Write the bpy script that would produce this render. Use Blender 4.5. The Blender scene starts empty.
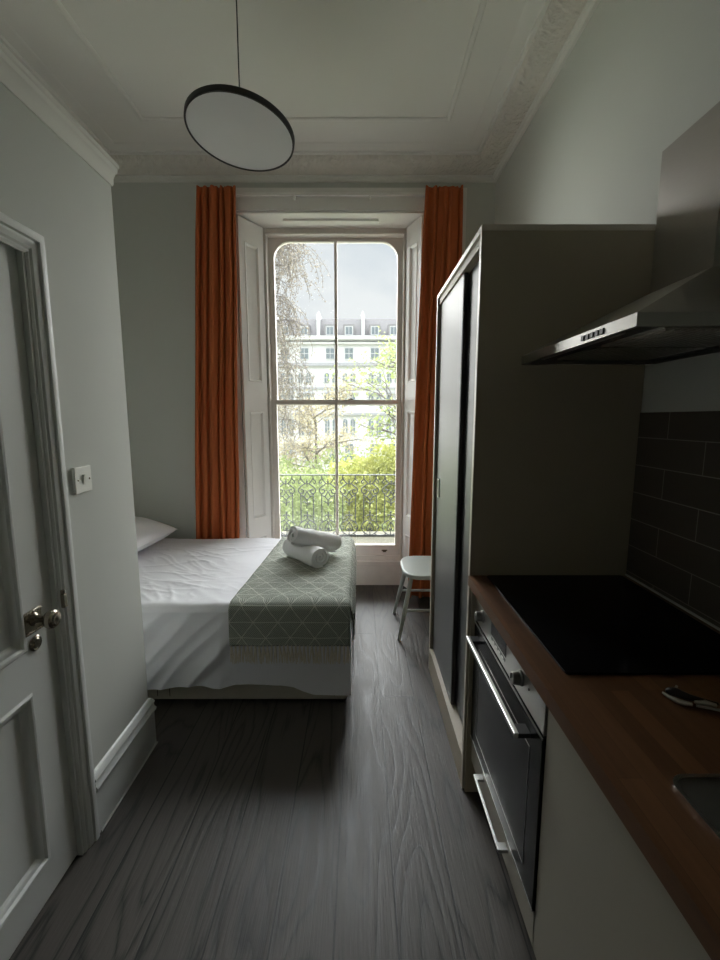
import bpy, math, random
from mathutils import Vector, Matrix, noise
random.seed(7)
PI = math.pi
COL = bpy.context.scene.collection

# ------------------------------------------------------------------ mesh kit
class MB:
    """collects shapes and links them as ONE mesh object"""
    def __init__(s): s.v = []; s.f = []; s.m = []; s.uv = None; s.mi = 0
    def add(s, vs, fs):
        o = len(s.v); s.v += [tuple(p) for p in vs]
        for f in fs: s.f.append(tuple(i + o for i in f)); s.m.append(s.mi)
        return s
    def box(s, x0, x1, y0, y1, z0, z1):
        v = [(x, y, z) for x in (x0, x1) for y in (y0, y1) for z in (z0, z1)]
        return s.add(v, [(0,1,3,2),(4,6,7,5),(0,4,5,1),(2,3,7,6),(0,2,6,4),(1,5,7,3)])
    def tube(s, pts, r, n=8, cap=True, closed=False):
        P = [Vector(p) for p in pts]; N = len(P)
        rr = r if isinstance(r, (list, tuple)) else [r]*N
        vs = []; up = None
        for i, p in enumerate(P):
            if closed: t = P[(i+1) % N] - P[i-1]
            else: t = P[min(i+1, N-1)] - P[max(i-1, 0)]
            if t.length < 1e-9: t = Vector((0,0,1))
            t.normalize()
            if up is None:
                up = Vector((0,0,1)) if abs(t.z) < .9 else Vector((1,0,0))
            a = up - t*up.dot(t)
            if a.length < 1e-5:
                a = Vector((1,0,0)) - t*t.x
            a.normalize(); up = a; b = t.cross(a)
            for k in range(n):
                q = 2*PI*k/n; vs.append(p + (a*math.cos(q) + b*math.sin(q))*rr[i])
        fs = []
        for i in range(N if closed else N-1):
            j = (i+1) % N
            for k in range(n):
                l = (k+1) % n; fs.append((i*n+k, i*n+l, j*n+l, j*n+k))
        if cap and not closed:
            fs.append(tuple(range(n-1, -1, -1))); fs.append(tuple((N-1)*n + k for k in range(n)))
        return s.add(vs, fs)
    def lathe(s, prof, o=(0,0,0), axis=(0,0,1), n=32, cap=True):
        """prof: list of (radius, distance along axis)"""
        A = Vector(axis).normalized(); U = A.orthogonal().normalized(); W = A.cross(U); o = Vector(o)
        vs = []; fs = []
        for r, h in prof:
            for k in range(n):
                q = 2*PI*k/n; vs.append(o + A*h + (U*math.cos(q) + W*math.sin(q))*max(r, 1e-5))
        for i in range(len(prof)-1):
            for k in range(n):
                l = (k+1) % n; fs.append((i*n+k, i*n+l, (i+1)*n+l, (i+1)*n+k))
        if cap and prof[0][0] > 1e-4: fs.append(tuple(range(n-1, -1, -1)))
        if prof[-1][0] > 1e-4: fs.append(tuple((len(prof)-1)*n + k for k in range(n)))
        return s.add(vs, fs)
    def prism(s, poly, d0, d1, ax='y'):
        """poly in the plane across ax, run from d0 to d1"""
        def P(a, b, d): return {'y': (a, d, b), 'x': (d, a, b), 'z': (a, b, d)}[ax]
        n = len(poly)
        vs = [P(a, b, d0) for a, b in poly] + [P(a, b, d1) for a, b in poly]
        fs = [tuple(range(n)), tuple(range(2*n-1, n-1, -1))] + [(i, i+n, (i+1) % n+n, (i+1) % n) for i in range(n)]
        return s.add(vs, fs)
    def sweep(s, prof, path, closed=False):
        """prof: (out, up) pairs; path: (point, outdir, updir) triples -> mitred mouldings"""
        n = len(prof); vs = []
        for p, o, u in path:
            p = Vector(p); o = Vector(o); u = Vector(u)
            vs += [p + o*a + u*b for a, b in prof]
        fs = []; N = len(path)
        for i in range(N if closed else N-1):
            j = (i+1) % N
            for k in range(n): l = (k+1) % n; fs.append((i*n+k, i*n+l, j*n+l, j*n+k))
        if not closed: fs.append(tuple(range(n-1, -1, -1))); fs.append(tuple((N-1)*n+k for k in range(n)))
        return s.add(vs, fs)
    def ring(s, outer, inner, d0, d1, ax='y'):
        def P(a, b, d): return {'y': (a, d, b), 'x': (d, a, b), 'z': (a, b, d)}[ax]
        n = len(outer)
        vs = [P(a,b,d0) for a,b in outer]+[P(a,b,d0) for a,b in inner]+[P(a,b,d1) for a,b in outer]+[P(a,b,d1) for a,b in inner]
        fs = []
        for i in range(n):
            j = (i+1) % n
            fs += [(i,j,n+j,n+i), (2*n+i,3*n+i,3*n+j,2*n+j), (i,2*n+i,2*n+j,j), (n+i,n+j,3*n+j,3*n+i)]
        return s.add(vs, fs)
    def grid(s, fn, nu, nv, uvs=False):
        o = len(s.v); vs = [fn(i/nu, j/nv) for j in range(nv+1) for i in range(nu+1)]
        fs = [(j*(nu+1)+i, j*(nu+1)+i+1, (j+1)*(nu+1)+i+1, (j+1)*(nu+1)+i) for j in range(nv) for i in range(nu)]
        return s.add(vs, fs)
    def xform(s, M):
        s.v = [tuple(M @ Vector(p)) for p in s.v]; return s
    def build(s, name, mats, parent=None, smooth=False, bevel=0, solid=0, sub=0, segs=2, angle=40):
        me = bpy.data.meshes.new(name); me.from_pydata(s.v, [], s.f); me.update()
        if not isinstance(mats, (list, tuple)): mats = [mats]
        for m in mats: me.materials.append(m)
        if len(mats) > 1: me.polygons.foreach_set('material_index', s.m)
        import bmesh
        bm = bmesh.new(); bm.from_mesh(me); bmesh.ops.recalc_face_normals(bm, faces=bm.faces)
        if smooth:
            for f in bm.faces: f.smooth = True
            lim = math.radians(angle)
            for e in bm.edges:
                if len(e.link_faces) == 2 and e.calc_face_angle(0) > lim: e.smooth = False
        bm.to_mesh(me); bm.free()
        ob = bpy.data.objects.new(name, me); COL.objects.link(ob)
        if parent: ob.parent = parent
        if solid: 
            q = ob.modifiers.new('thick', 'SOLIDIFY'); q.thickness = solid; q.offset = 0
        if bevel:
            q = ob.modifiers.new('round', 'BEVEL'); q.width = bevel; q.segments = segs; q.limit_method = 'ANGLE'; q.angle_limit = math.radians(35)
        if sub:
            q = ob.modifiers.new('sub', 'SUBSURF'); q.levels = sub; q.render_levels = sub
        return ob

def tag(o, label=None, cat=None, group=None, kind=None):
    if label: o['label'] = label
    if cat: o['category'] = cat
    if group: o['group'] = group
    if kind: o['kind'] = kind
    return o
def empty(name, loc=(0,0,0), rz=0):
    o = bpy.data.objects.new(name, None); o.empty_display_size = .1
    o.location = loc; o.rotation_euler.z = rz; COL.objects.link(o); return o
def copy_tree(o, parent=None):
    c = o.copy(); COL.objects.link(c)
    if parent: c.parent = parent
    for ch in [x for x in bpy.data.objects if x.parent == o]: copy_tree(ch, c)
    return c
def struct(o, label=None, cat=None): return tag(o, label, cat, None, 'structure')
def smooth_curve(pts, n=5):
    P = [Vector(p) for p in pts]; out = []
    for i in range(len(P)-1):
        a, b, c, d = P[max(i-1,0)], P[i], P[i+1], P[min(i+2, len(P)-1)]
        for k in range(n):
            t = k/n
            out.append(.5*((2*b)+(c-a)*t+(2*a-5*b+4*c-d)*t*t+(3*b-a-3*c+d)*t**3))
    out.append(P[-1]); return out
def rrect(x0, x1, z0, z1, r, n=6, rb=None):
    """rounded rectangle; rb = radius of bottom corners"""
    rb = r if rb is None else rb; pts = []
    for cx, cz, a0, q in ((x1-r, z1-r, 0, r), (x0+r, z1-r, PI/2, r), (x0+rb, z0+rb, PI, rb), (x1-rb, z0+rb, 1.5*PI, rb)):
        for k in range(n+1):
            a = a0 + PI/2*k/n; pts.append((cx+q*math.cos(a), cz+q*math.sin(a)))
    return pts
def ngrid(p, s, seed=0): return noise.noise(Vector((p[0]*s+seed, p[1]*s+seed*1.7, p[2]*s)))

# ------------------------------------------------------------------ materials
def new_mat(name):
    m = bpy.data.materials.new(name); m.use_nodes = True
    nt = m.node_tree; b = nt.nodes['Principled BSDF']; return m, nt, b
def nd(nt, t, **k):
    n = nt.nodes.new(t)
    for a, v in k.items():
        if hasattr(n, a) and a not in n.inputs: setattr(n, a, v)
        else: n.inputs[a].default_value = v
    return n
def pbr(name, col, rough=.6, metal=0, var=.06, vs=6, bump=.0, bs=200, stretch=(1,1,1), spec=.5):
    m, nt, b = new_mat(name); L = nt.links
    b.inputs['Roughness'].default_value = rough; b.inputs['Metallic'].default_value = metal
    b.inputs['Specular IOR Level'].default_value = spec
    tc = nd(nt, 'ShaderNodeTexCoord'); mp = nd(nt, 'ShaderNodeMapping'); mp.inputs['Scale'].default_value = stretch
    L.new(tc.outputs['Object'], mp.inputs['Vector'])
    nz = nd(nt, 'ShaderNodeTexNoise', Scale=vs, Detail=4.0); L.new(mp.outputs[0], nz.inputs['Vector'])
    mx = nd(nt, 'ShaderNodeMix', data_type='RGBA')
    mx.inputs[6].default_value = (*[c*(1-var) for c in col], 1); mx.inputs[7].default_value = (*[min(1, c*(1+var)) for c in col], 1)
    L.new(nz.outputs['Fac'], mx.inputs[0]); L.new(mx.outputs[2], b.inputs['Base Color'])
    if bump:
        n2 = nd(nt, 'ShaderNodeTexNoise', Scale=bs, Detail=3.0); L.new(mp.outputs[0], n2.inputs['Vector'])
        bp = nd(nt, 'ShaderNodeBump', Strength=bump, Distance=.002); L.new(n2.outputs['Fac'], bp.inputs['Height']); L.new(bp.outputs[0], b.inputs['Normal'])
    return m

M = {}
M['wall'] = pbr('sage_grey_wall_paint', (.60,.613,.575), .75, var=.02, vs=2, bump=.12, bs=350)
M['ceiling'] = pbr('ceiling_paint', (.80,.79,.75), .85, var=.03, vs=3, bump=.1, bs=200)
M['plaster'] = pbr('ornate_plaster', (.76,.73,.67), .85, var=.05, vs=12, bump=1.0, bs=26)
for n_ in M['plaster'].node_tree.nodes:
    if n_.type == 'BUMP': n_.inputs['Distance'].default_value = .030
M['wood_white'] = pbr('white_gloss_woodwork', (.84,.825,.79), .38, var=.03, vs=5, bump=.05, bs=60)
M['door_paint'] = pbr('door_paint', (.72,.74,.72), .4, var=.02, vs=4, bump=.05, bs=80)
M['sash'] = pbr('old_sash_paint', (.76,.71,.66), .45, var=.1, vs=14, bump=.1, bs=60)
M['curtain'] = pbr('burnt_orange_fabric', (.50,.125,.035), .85, var=.08, vs=60, bump=.3, bs=900, stretch=(1,1,.3))
M['sheet'] = pbr('white_cotton', (.88,.89,.95), .8, var=.02, vs=5, bump=.1, bs=700)
M['pillowcase'] = pbr('pillow_cotton', (.90,.90,.93), .8, var=.02, vs=5, bump=.1, bs=700)
M['towel'] = pbr('white_terry', (.90,.90,.91), .95, var=.03, vs=30, bump=.6, bs=900)
M['divan'] = pbr('cream_divan_fabric', (.46,.43,.36), .85, var=.12, vs=14, bump=.3, bs=300)
M['black_plastic'] = pbr('black_plastic', (.015,.015,.016), .4, var=.1)
M['fringe'] = pbr('cream_yarn', (.80,.75,.66), .9, var=.12, vs=60)
M['chair'] = pbr('sage_painted_wood', (.46,.50,.48), .38, var=.04)
M['cab_side'] = pbr('taupe_laminate', (.40,.35,.265), .5, var=.03, vs=10)
M['cab_edge'] = pbr('beige_edge_band', (.56,.51,.44), .35, var=.04, vs=10)
M['slide_door'] = pbr('dark_grey_slide_door', (.085,.09,.092), .38, var=.05, vs=4, spec=.32)
M['kitchen_door'] = pbr('cream_kitchen_front', (.36,.34,.285), .45, var=.02)
M['steel'] = pbr('brushed_steel', (.36,.355,.335), .36, 1, var=.06, vs=40, stretch=(1,1,30))
M['hood_steel'] = pbr('hood_steel', (.42,.40,.37), .36, 1, var=.06, vs=40, stretch=(1,1,20))
M['bright_steel'] = pbr('polished_steel', (.55,.55,.53), .33, 1, var=.03)
M['black_glass'] = pbr('black_glass', (.006,.006,.007), .07, var=0)
M['hob_glass'] = pbr('hob_glass', (.004,.004,.005), .22, var=0, spec=.12)
M['oven_glass'] = pbr('oven_glass', (.014,.015,.015), .24, var=0, spec=.10)
M['display'] = pbr('display_glass', (.012,.013,.014), .15, var=0)
M['nickel'] = pbr('aged_nickel', (.40,.36,.30), .25, 1, var=.15, vs=60)
M['switch'] = pbr('switch_plastic', (.80,.80,.75), .35, var=0)
M['lamp_ring'] = pbr('black_lamp_ring', (.03,.03,.032), .4, var=0)
M['diffuser'] = pbr('opal_diffuser', (.92,.93,.94), .38, var=.01, spec=1.0)
M['iron'] = pbr('black_cast_iron', (.018,.02,.018), .55, var=.2, vs=20)
M['rail_top'] = pbr('sky_sheen_top_rail', (.06,.065,.06), .8, var=.1, vs=20)  # paler than the iron panels: sky reflection put into the colour
M['stone'] = pbr('mossy_stone', (.055,.05,.030), .9, var=.35, vs=7, bump=.5, bs=40)
M['stucco'] = pbr('white_stucco', (.35,.35,.345), .9, var=.02, vs=.6)
M['stucco_line'] = pbr('grey_stucco_moulding', (.19,.19,.20), .9, var=.04, vs=1)
M['slate'] = pbr('grey_slate', (.12,.113,.115), .7, var=.15, vs=3)
M['far_glass'] = pbr('far_window_glass', (.085,.10,.11), .4, var=.1, vs=.8)
M['far_frame'] = pbr('far_window_frame', (.30,.30,.30), .7, var=0)
M['bark'] = pbr('bark', (.10,.085,.075), .9, var=.3, vs=20)
M['lawn'] = pbr('garden_ground', (.34,.35,.27), .95, var=.4, vs=.7)
M['grout'] = pbr('white_caulk', (.6,.6,.57), .5, var=0)

def leaf_mat(name, c1, c2, trans=.35):
    m, nt, b = new_mat(name); L = nt.links
    tc = nd(nt, 'ShaderNodeTexCoord'); nz = nd(nt, 'ShaderNodeTexNoise', Scale=2.3, Detail=9.0, Roughness=.95)
    L.new(tc.outputs['Object'], nz.inputs['Vector'])
    cr = nd(nt, 'ShaderNodeValToRGB'); cr.color_ramp.elements[0].position = .3; cr.color_ramp.elements[1].position = .7
    cr.color_ramp.elements[0].color = (*c1, 1); cr.color_ramp.elements[1].color = (*c2, 1)
    L.new(nz.outputs['Fac'], cr.inputs[0]); L.new(cr.outputs[0], b.inputs['Base Color']); b.inputs['Roughness'].default_value = .6
    tr = nd(nt, 'ShaderNodeBsdfTranslucent'); L.new(cr.outputs[0], tr.inputs['Color'])
    mx = nd(nt, 'ShaderNodeMixShader', Fac=trans); L.new(b.outputs[0], mx.inputs[1]); L.new(tr.outputs[0], mx.inputs[2])
    L.new(mx.outputs[0], nt.nodes['Material Output'].inputs['Surface']); return m
M['leaf_green'] = leaf_mat('green_leaves', (.13,.17,.05), (.34,.39,.15))
M['leaf_yellow'] = leaf_mat('yellow_green_leaves', (.17,.21,.05), (.46,.44,.13))
M['leaf_brown'] = leaf_mat('russet_leaves', (.16,.13,.09), (.36,.32,.18))
M['leaf_birch'] = leaf_mat('birch_leaves', (.12,.10,.075), (.24,.21,.16))
M['leaf_dark'] = leaf_mat('mid_green_leaves', (.09,.13,.04), (.28,.31,.13))

def glass_mat():
    m, nt, b = new_mat('window_glass'); L = nt.links
    t = nd(nt, 'ShaderNodeBsdfTransparent'); t.inputs['Color'].default_value = (.97,.98,.98,1)
    g = nd(nt, 'ShaderNodeBsdfGlossy', Roughness=.02)
    fr = nd(nt, 'ShaderNodeFresnel', IOR=1.35); mx = nd(nt, 'ShaderNodeMixShader')
    L.new(fr.outputs[0], mx.inputs[0]); L.new(t.outputs[0], mx.inputs[1]); L.new(g.outputs[0], mx.inputs[2])
    # thin film of dirt / condensation, thicker low on the left pane
    d = nd(nt, 'ShaderNodeBsdfTranslucent'); d.inputs['Color'].default_value = (.8,.83,.85,1)
    d2 = nd(nt, 'ShaderNodeMixShader')
    tc = nd(nt, 'ShaderNodeTexCoord'); sx = nd(nt, 'ShaderNodeSeparateXYZ'); L.new(tc.outputs['Object'], sx.inputs[0])
    a = nd(nt, 'ShaderNodeMapRange'); a.inputs['From Min'].default_value = 1.15; a.inputs['From Max'].default_value = .45; a.inputs['To Min'].default_value = 0; a.inputs['To Max'].default_value = .30
    L.new(sx.outputs['Z'], a.inputs['Value'])
    c = nd(nt, 'ShaderNodeMapRange'); c.inputs['From Min'].default_value = .1; c.inputs['To Max'].default_value = .11; c.inputs['From Max'].default_value = -.35
    L.new(sx.outputs['X'], c.inputs['Value'])
    mu = nd(nt, 'ShaderNodeMath', operation='MULTIPLY'); L.new(a.outputs[0], mu.inputs[0]); L.new(c.outputs[0], mu.inputs[1])
    nz = nd(nt, 'ShaderNodeTexNoise', Scale=7.0, Detail=3.0); L.new(tc.outputs['Object'], nz.inputs['Vector'])
    m3 = nd(nt, 'ShaderNodeMath', operation='MULTIPLY_ADD'); L.new(nz.outputs['Fac'], m3.inputs[0]); L.new(mu.outputs[0], m3.inputs[1]); m3.inputs[2].default_value = .004
    L.new(m3.outputs[0], d2.inputs[0]); L.new(mx.outputs[0], d2.inputs[1]); L.new(d.outputs[0], d2.inputs[2])
    L.new(d2.outputs[0], nt.nodes['Material Output'].inputs['Surface']); return m
M['glass'] = glass_mat()

def floor_mat():
    m, nt, b = new_mat('dark_grey_oak_planks'); L = nt.links
    tc = nd(nt, 'ShaderNodeTexCoord'); mp = nd(nt, 'ShaderNodeMapping'); mp.inputs['Rotation'].default_value = (0,0,PI/2); mp.inputs['Location'].default_value = (.3,.075,0)
    L.new(tc.outputs['Object'], mp.inputs['Vector'])
    br = nd(nt, 'ShaderNodeTexBrick', offset=.37); br.inputs['Scale'].default_value = 1; br.inputs['Brick Width'].default_value = 1.9; br.inputs['Row Height'].default_value = .185
    br.inputs['Mortar Size'].default_value = .0028; br.inputs['Mortar Smooth'].default_value = .1
    br.inputs['Color1'].default_value = (.2,.2,.2,1); br.inputs['Color2'].default_value = (.8,.8,.8,1); br.inputs['Mortar'].default_value = (0,0,0,1); br.inputs['Bias'].default_value = 0
    L.new(mp.outputs[0], br.inputs['Vector'])
    # cathedral grain: distorted bands stretched along the plank, shifted per plank
    m2 = nd(nt, 'ShaderNodeMapping'); m2.inputs['Scale'].default_value = (1,.15,1); L.new(tc.outputs['Object'], m2.inputs['Vector'])
    off = nd(nt, 'ShaderNodeVectorMath', operation='MULTIPLY_ADD'); L.new(br.outputs['Color'], off.inputs[0]); off.inputs[1].default_value = (7,3,5); L.new(m2.outputs[0], off.inputs[2])
    n0 = nd(nt, 'ShaderNodeTexNoise', Scale=5.5, Detail=1.5, Roughness=.4); L.new(off.outputs[0], n0.inputs['Vector'])
    mm = nd(nt, 'ShaderNodeMath', operation='MULTIPLY'); mm.inputs[1].default_value = 22; L.new(n0.outputs['Fac'], mm.inputs[0])
    fr = nd(nt, 'ShaderNodeMath', operation='PINGPONG'); fr.inputs[1].default_value = 1; L.new(mm.outputs[0], fr.inputs[0])
    m3 = nd(nt, 'ShaderNodeMapping'); m3.inputs['Scale'].default_value = (1,.04,1); L.new(tc.outputs['Object'], m3.inputs['Vector'])
    n1 = nd(nt, 'ShaderNodeTexNoise', Scale=130.0, Detail=3.0, Roughness=.6); L.new(m3.outputs[0], n1.inputs['Vector'])
    ad = nd(nt, 'ShaderNodeMath', operation='MULTIPLY_ADD'); L.new(n1.outputs['Fac'], ad.inputs[0]); ad.inputs[1].default_value = 1.1
    pw = nd(nt, 'ShaderNodeMath', operation='POWER'); L.new(fr.outputs[0], pw.inputs[0]); pw.inputs[1].default_value = .6
    pm = nd(nt, 'ShaderNodeMath', operation='MULTIPLY'); pm.inputs[1].default_value = .75; L.new(pw.outputs[0], pm.inputs[0]); L.new(pm.outputs[0], ad.inputs[2])
    cr = nd(nt, 'ShaderNodeValToRGB'); e = cr.color_ramp.elements; e[0].position = .55; e[0].color = (.018,.0165,.015,1); e[1].position = 1.0; e[1].color = (.084,.074,.065,1)
    L.new(ad.outputs[0], cr.inputs[0])
    tn = nd(nt, 'ShaderNodeMix', data_type='RGBA', blend_type='MULTIPLY'); tn.inputs[0].default_value = .35; L.new(cr.outputs[0], tn.inputs[6]); L.new(br.outputs['Color'], tn.inputs[7])
    mo = nd(nt, 'ShaderNodeMix', data_type='RGBA'); L.new(br.outputs['Fac'], mo.inputs[0]); L.new(tn.outputs[2], mo.inputs[6]); mo.inputs[7].default_value = (.008,.008,.008,1)
    L.new(mo.outputs[2], b.inputs['Base Color'])
    rg = nd(nt, 'ShaderNodeMapRange'); rg.inputs['To Min'].default_value = .33; rg.inputs['To Max'].default_value = .50; b.inputs['Specular IOR Level'].default_value = .5; L.new(ad.outputs[0], rg.inputs['Value']); L.new(rg.outputs[0], b.inputs['Roughness'])
    sb = nd(nt, 'ShaderNodeMath', operation='MULTIPLY_ADD'); L.new(br.outputs['Fac'], sb.inputs[0]); sb.inputs[1].default_value = -2.0; L.new(ad.outputs[0], sb.inputs[2])
    bp = nd(nt, 'ShaderNodeBump', Strength=.55, Distance=.0016); L.new(sb.outputs[0], bp.inputs['Height']); L.new(bp.outputs[0], b.inputs['Normal'])
    return m
M['floor'] = floor_mat()

def worktop_mat():
    m, nt, b = new_mat('walnut_block_worktop'); L = nt.links
    tc = nd(nt, 'ShaderNodeTexCoord'); mp = nd(nt, 'ShaderNodeMapping'); mp.inputs['Rotation'].default_value = (0,0,PI/2); mp.inputs['Location'].default_value = (.1,.012,0)
    L.new(tc.outputs['Object'], mp.inputs['Vector'])
    br = nd(nt, 'ShaderNodeTexBrick', offset=.43); br.inputs['Scale'].default_value = 1; br.inputs['Brick Width'].default_value = .55; br.inputs['Row Height'].default_value = .04
    br.inputs['Mortar Size'].default_value = .0006; br.inputs['Color1'].default_value = (0,0,0,1); br.inputs['Color2'].default_value = (1,1,1,1); br.inputs['Mortar'].default_value = (.0,.0,.0,1)
    L.new(mp.outputs[0], br.inputs['Vector'])
    m2 = nd(nt, 'ShaderNodeMapping'); m2.inputs['Scale'].default_value = (1,.06,1); L.new(tc.outputs['Object'], m2.inputs['Vector'])
    n1 = nd(nt, 'ShaderNodeTexNoise', Scale=90.0, Detail=4.0); L.new(m2.outputs[0], n1.inputs['Vector'])
    cr = nd(nt, 'ShaderNodeValToRGB'); e = cr.color_ramp.elements; e[0].color = (.060,.027,.013,1); e[1].color = (.19,.090,.042,1)
    ad = nd(nt, 'ShaderNodeMath', operation='MULTIPLY_ADD'); L.new(n1.outputs['Fac'], ad.inputs[0]); ad.inputs[1].default_value = .5
    h = nd(nt, 'ShaderNodeMath', operation='MULTIPLY'); h.inputs[1].default_value = .6; L.new(br.outputs['Color'], h.inputs[0]); L.new(h.outputs[0], ad.inputs[2])
    L.new(ad.outputs[0], cr.inputs[0]); L.new(cr.outputs[0], b.inputs['Base Color']); b.inputs['Roughness'].default_value = .38
    b.inputs['Specular IOR Level'].default_value = .35
    return m
M['worktop'] = worktop_mat()

def tile_mat():
    m, nt, b = new_mat('brown_brick_tiles'); L = nt.links
    tc = nd(nt, 'ShaderNodeTexCoord'); sp = nd(nt, 'ShaderNodeSeparateXYZ'); L.new(tc.outputs['Object'], sp.inputs[0])
    cb = nd(nt, 'ShaderNodeCombineXYZ'); L.new(sp.outputs['Y'], cb.inputs['X']); L.new(sp.outputs['Z'], cb.inputs['Y'])
    mp = nd(nt, 'ShaderNodeMapping'); mp.inputs['Location'].default_value = (-1.453+.31*5+.084, -.931, 0); L.new(cb.outputs[0], mp.inputs['Vector'])
    br = nd(nt, 'ShaderNodeTexBrick', offset=.5); br.inputs['Scale'].default_value = 1; br.inputs['Brick Width'].default_value = .325; br.inputs['Row Height'].default_value = .1005
    br.inputs['Mortar Size'].default_value = .0016; br.inputs['Mortar Smooth'].default_value = .2
    br.inputs['Color1'].default_value = (.085,.07,.058,1); br.inputs['Color2'].default_value = (.10,.083,.07,1); br.inputs['Mortar'].default_value = (.30,.28,.25,1)
    L.new(mp.outputs[0], br.inputs['Vector']); L.new(br.outputs['Color'], b.inputs['Base Color']); b.inputs['Roughness'].default_value = .35
    bp = nd(nt, 'ShaderNodeBump', Strength=.5, Distance=-.002); L.new(br.outputs['Fac'], bp.inputs['Height']); L.new(bp.outputs[0], b.inputs['Normal'])
    return m
M['tile'] = tile_mat()

def throw_mat():
    """woven triangles: UV in metres, cream threads over grey green"""
    m, nt, b = new_mat('woven_throw'); L = nt.links
    uv = nd(nt, 'ShaderNodeUVMap'); sp = nd(nt, 'ShaderNodeSeparateXYZ'); L.new(uv.outputs[0], sp.inputs[0])
    H, Wd = .082, .125
    def mth(op, a, bb=None, c=None):
        n = nd(nt, 'ShaderNodeMath', operation=op)
        for i, q in enumerate((a, bb, c)):
            if q is None: continue
            if isinstance(q, (int, float)): n.inputs[i].default_value = q
            else: L.new(q, n.inputs[i])
        return n.outputs[0]
    u, v = sp.outputs['X'], sp.outputs['Y']
    def lines(expr, w):      # distance to integers < w
        f = mth('FRACT', expr); d = mth('ABSOLUTE', mth('SUBTRACT', f, .5)); return mth('GREATER_THAN', d, .5-w)
    a = mth('DIVIDE', u, Wd); c = mth('DIVIDE', v, 2*H)
    l1 = lines(mth('ADD', a, c), .018); l2 = lines(mth('SUBTRACT', a, c), .018); l3 = lines(mth('DIVIDE', v, H), .022)
    base = mth('MAXIMUM', mth('MAXIMUM', l1, l2), l3)
    tri = mth('FLOOR', mth('ADD', a, c)); tr2 = mth('FLOOR', mth('SUBTRACT', a, c)); par = mth('MODULO', mth('ADD', mth('ADD', tri, tr2), 200), 2)
    t1 = lines(mth('MULTIPLY', mth('ADD', u, v), 105), .20); t2 = lines(mth('MULTIPLY', mth('SUBTRACT', u, v), 105), .20)
    th = mth('ADD', mth('MULTIPLY', t1, par), mth('MULTIPLY', t2, mth('SUBTRACT', 1, par)))
    fac = mth('MAXIMUM', base, mth('MULTIPLY', th, .8))
    mx = nd(nt, 'ShaderNodeMix', data_type='RGBA'); L.new(fac, mx.inputs[0]); mx.inputs[6].default_value = (.17,.20,.165,1); mx.inputs[7].default_value = (.62,.63,.56,1)
    L.new(mx.outputs[2], b.inputs['Base Color']); b.inputs['Roughness'].default_value = .95
    bp = nd(nt, 'ShaderNodeBump', Strength=.4, Distance=.002); L.new(fac, bp.inputs['Height']); L.new(bp.outputs[0], b.inputs['Normal'])
    return m
M['throw'] = throw_mat()

# ------------------------------------------------------------------ room shell
XL, XR, YW, ZC = -.966, 1.02, 3.56, 3.38     # pod wall face, right wall, window wall, ceiling
XA, YP, YR = -1.95, 1.838, -1.5               # alcove side wall, pod end, rear wall
struct(MB().box(XA-.1, XR+.1, YR-.1, YW+.28, -.12, 0).build('floor', M['floor']))
struct(MB().box(XA-.1, XR+.1, YR-.1, YW+.42, ZC, ZC+.15).build('ceiling', M['ceiling']))
struct(MB().box(XR, XR+.12, YR, YW+.42, 0, ZC).build('wall_right', M['wall']))
struct(MB().box(XA-.12, XA, YR, YW+.42, 0, ZC).build('wall_alcove', M['wall']))
struct(MB().box(XA-.12, XR+.12, YR-.12, YR, 0, ZC).build('wall_rear', M['wall']))
OX0, OX1, OZ = -.950, .495, 3.06             # window opening at the room face
b = MB(); b.box(XA, OX0, YW, YW+.42, 0, ZC); b.box(OX1, XR, YW, YW+.42, 0, ZC); b.box(OX0, OX1, YW, YW+.42, OZ, ZC)
struct(b.build('wall_window', M['wall']))
# bathroom pod: left wall with a doorway, end wall, lid
DY0, DY1, DZ = .52, 1.325, 1.985
b = MB(); b.box(XL-.11, XL, YR, DY0, 0, 2.46); b.box(XL-.11, XL, DY1, YP, 0, 2.46); b.box(XL-.11, XL, DY0, DY1, DZ, 2.46)
struct(b.build('wall_left', M['wall']))
struct(MB().box(XA, XL-.11, YP-.1, YP, 0, 2.46).build('wall_partition', M['wall']))
struct(MB().box(XA, XL, YR, YP, 2.46, 2.5).build('ceiling_pod', M['ceiling']))
# pod cornice (wraps the corner)
prof = [(0,0),(.005,0),(.008,.010),(.008,.026),(.015,.048),(.019,.052),(.020,.068),(.025,.072),(.025,.084),(0,.084)]
b = MB(); b.sweep(prof, [((XL,YR,2.395),(1,0,0),(0,0,1)), ((XL,YP,2.395),(1,1,0),(0,0,1)), ((XA,YP,2.395),(0,1,0),(0,0,1))])
struct(b.build('trim_1', M['ceiling'], smooth=True, angle=30))
# main ceiling cornice: picture bead, ornate cove, fillets
x0, x1, y0, y1 = XA, XR, YR, YW
def loop_path(z): return [((x1,y0,z),(-1,1,0),(0,0,1)),((x1,y1,z),(-1,-1,0),(0,0,1)),((x0,y1,z),(1,-1,0),(0,0,1)),((x0,y0,z),(1,1,0),(0,0,1))]
zb = ZC-.125
b = MB(); b.sweep([(0,0),(.018,0),(.026,.012),(.026,.022),(.036,.026),(.036,.034),(0,.034)], loop_path(zb), True)
struct(b.build('trim_2', M['ceiling'], smooth=True, angle=30))
cove = [(0,.034),(.030,.034)] + [(.032+.135*math.sin(t*PI/2), .034+.075*(1-math.cos(t*PI/2))) for t in [i/8 for i in range(1,9)]] + [(.167,.125),(0,.125)]
b = MB(); b.sweep(cove, loop_path(zb), True); struct(b.build('trim_3', M['plaster'], smooth=True, angle=50))
b = MB(); b.sweep([(.150,.125),(.167,.098),(.185,.100),(.190,.112),(.215,.114),(.225,.118),(.250,.119),(.262,.125)], loop_path(zb), True)
struct(b.build('trim_4', M['ceiling'], smooth=True, angle=25))
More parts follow.
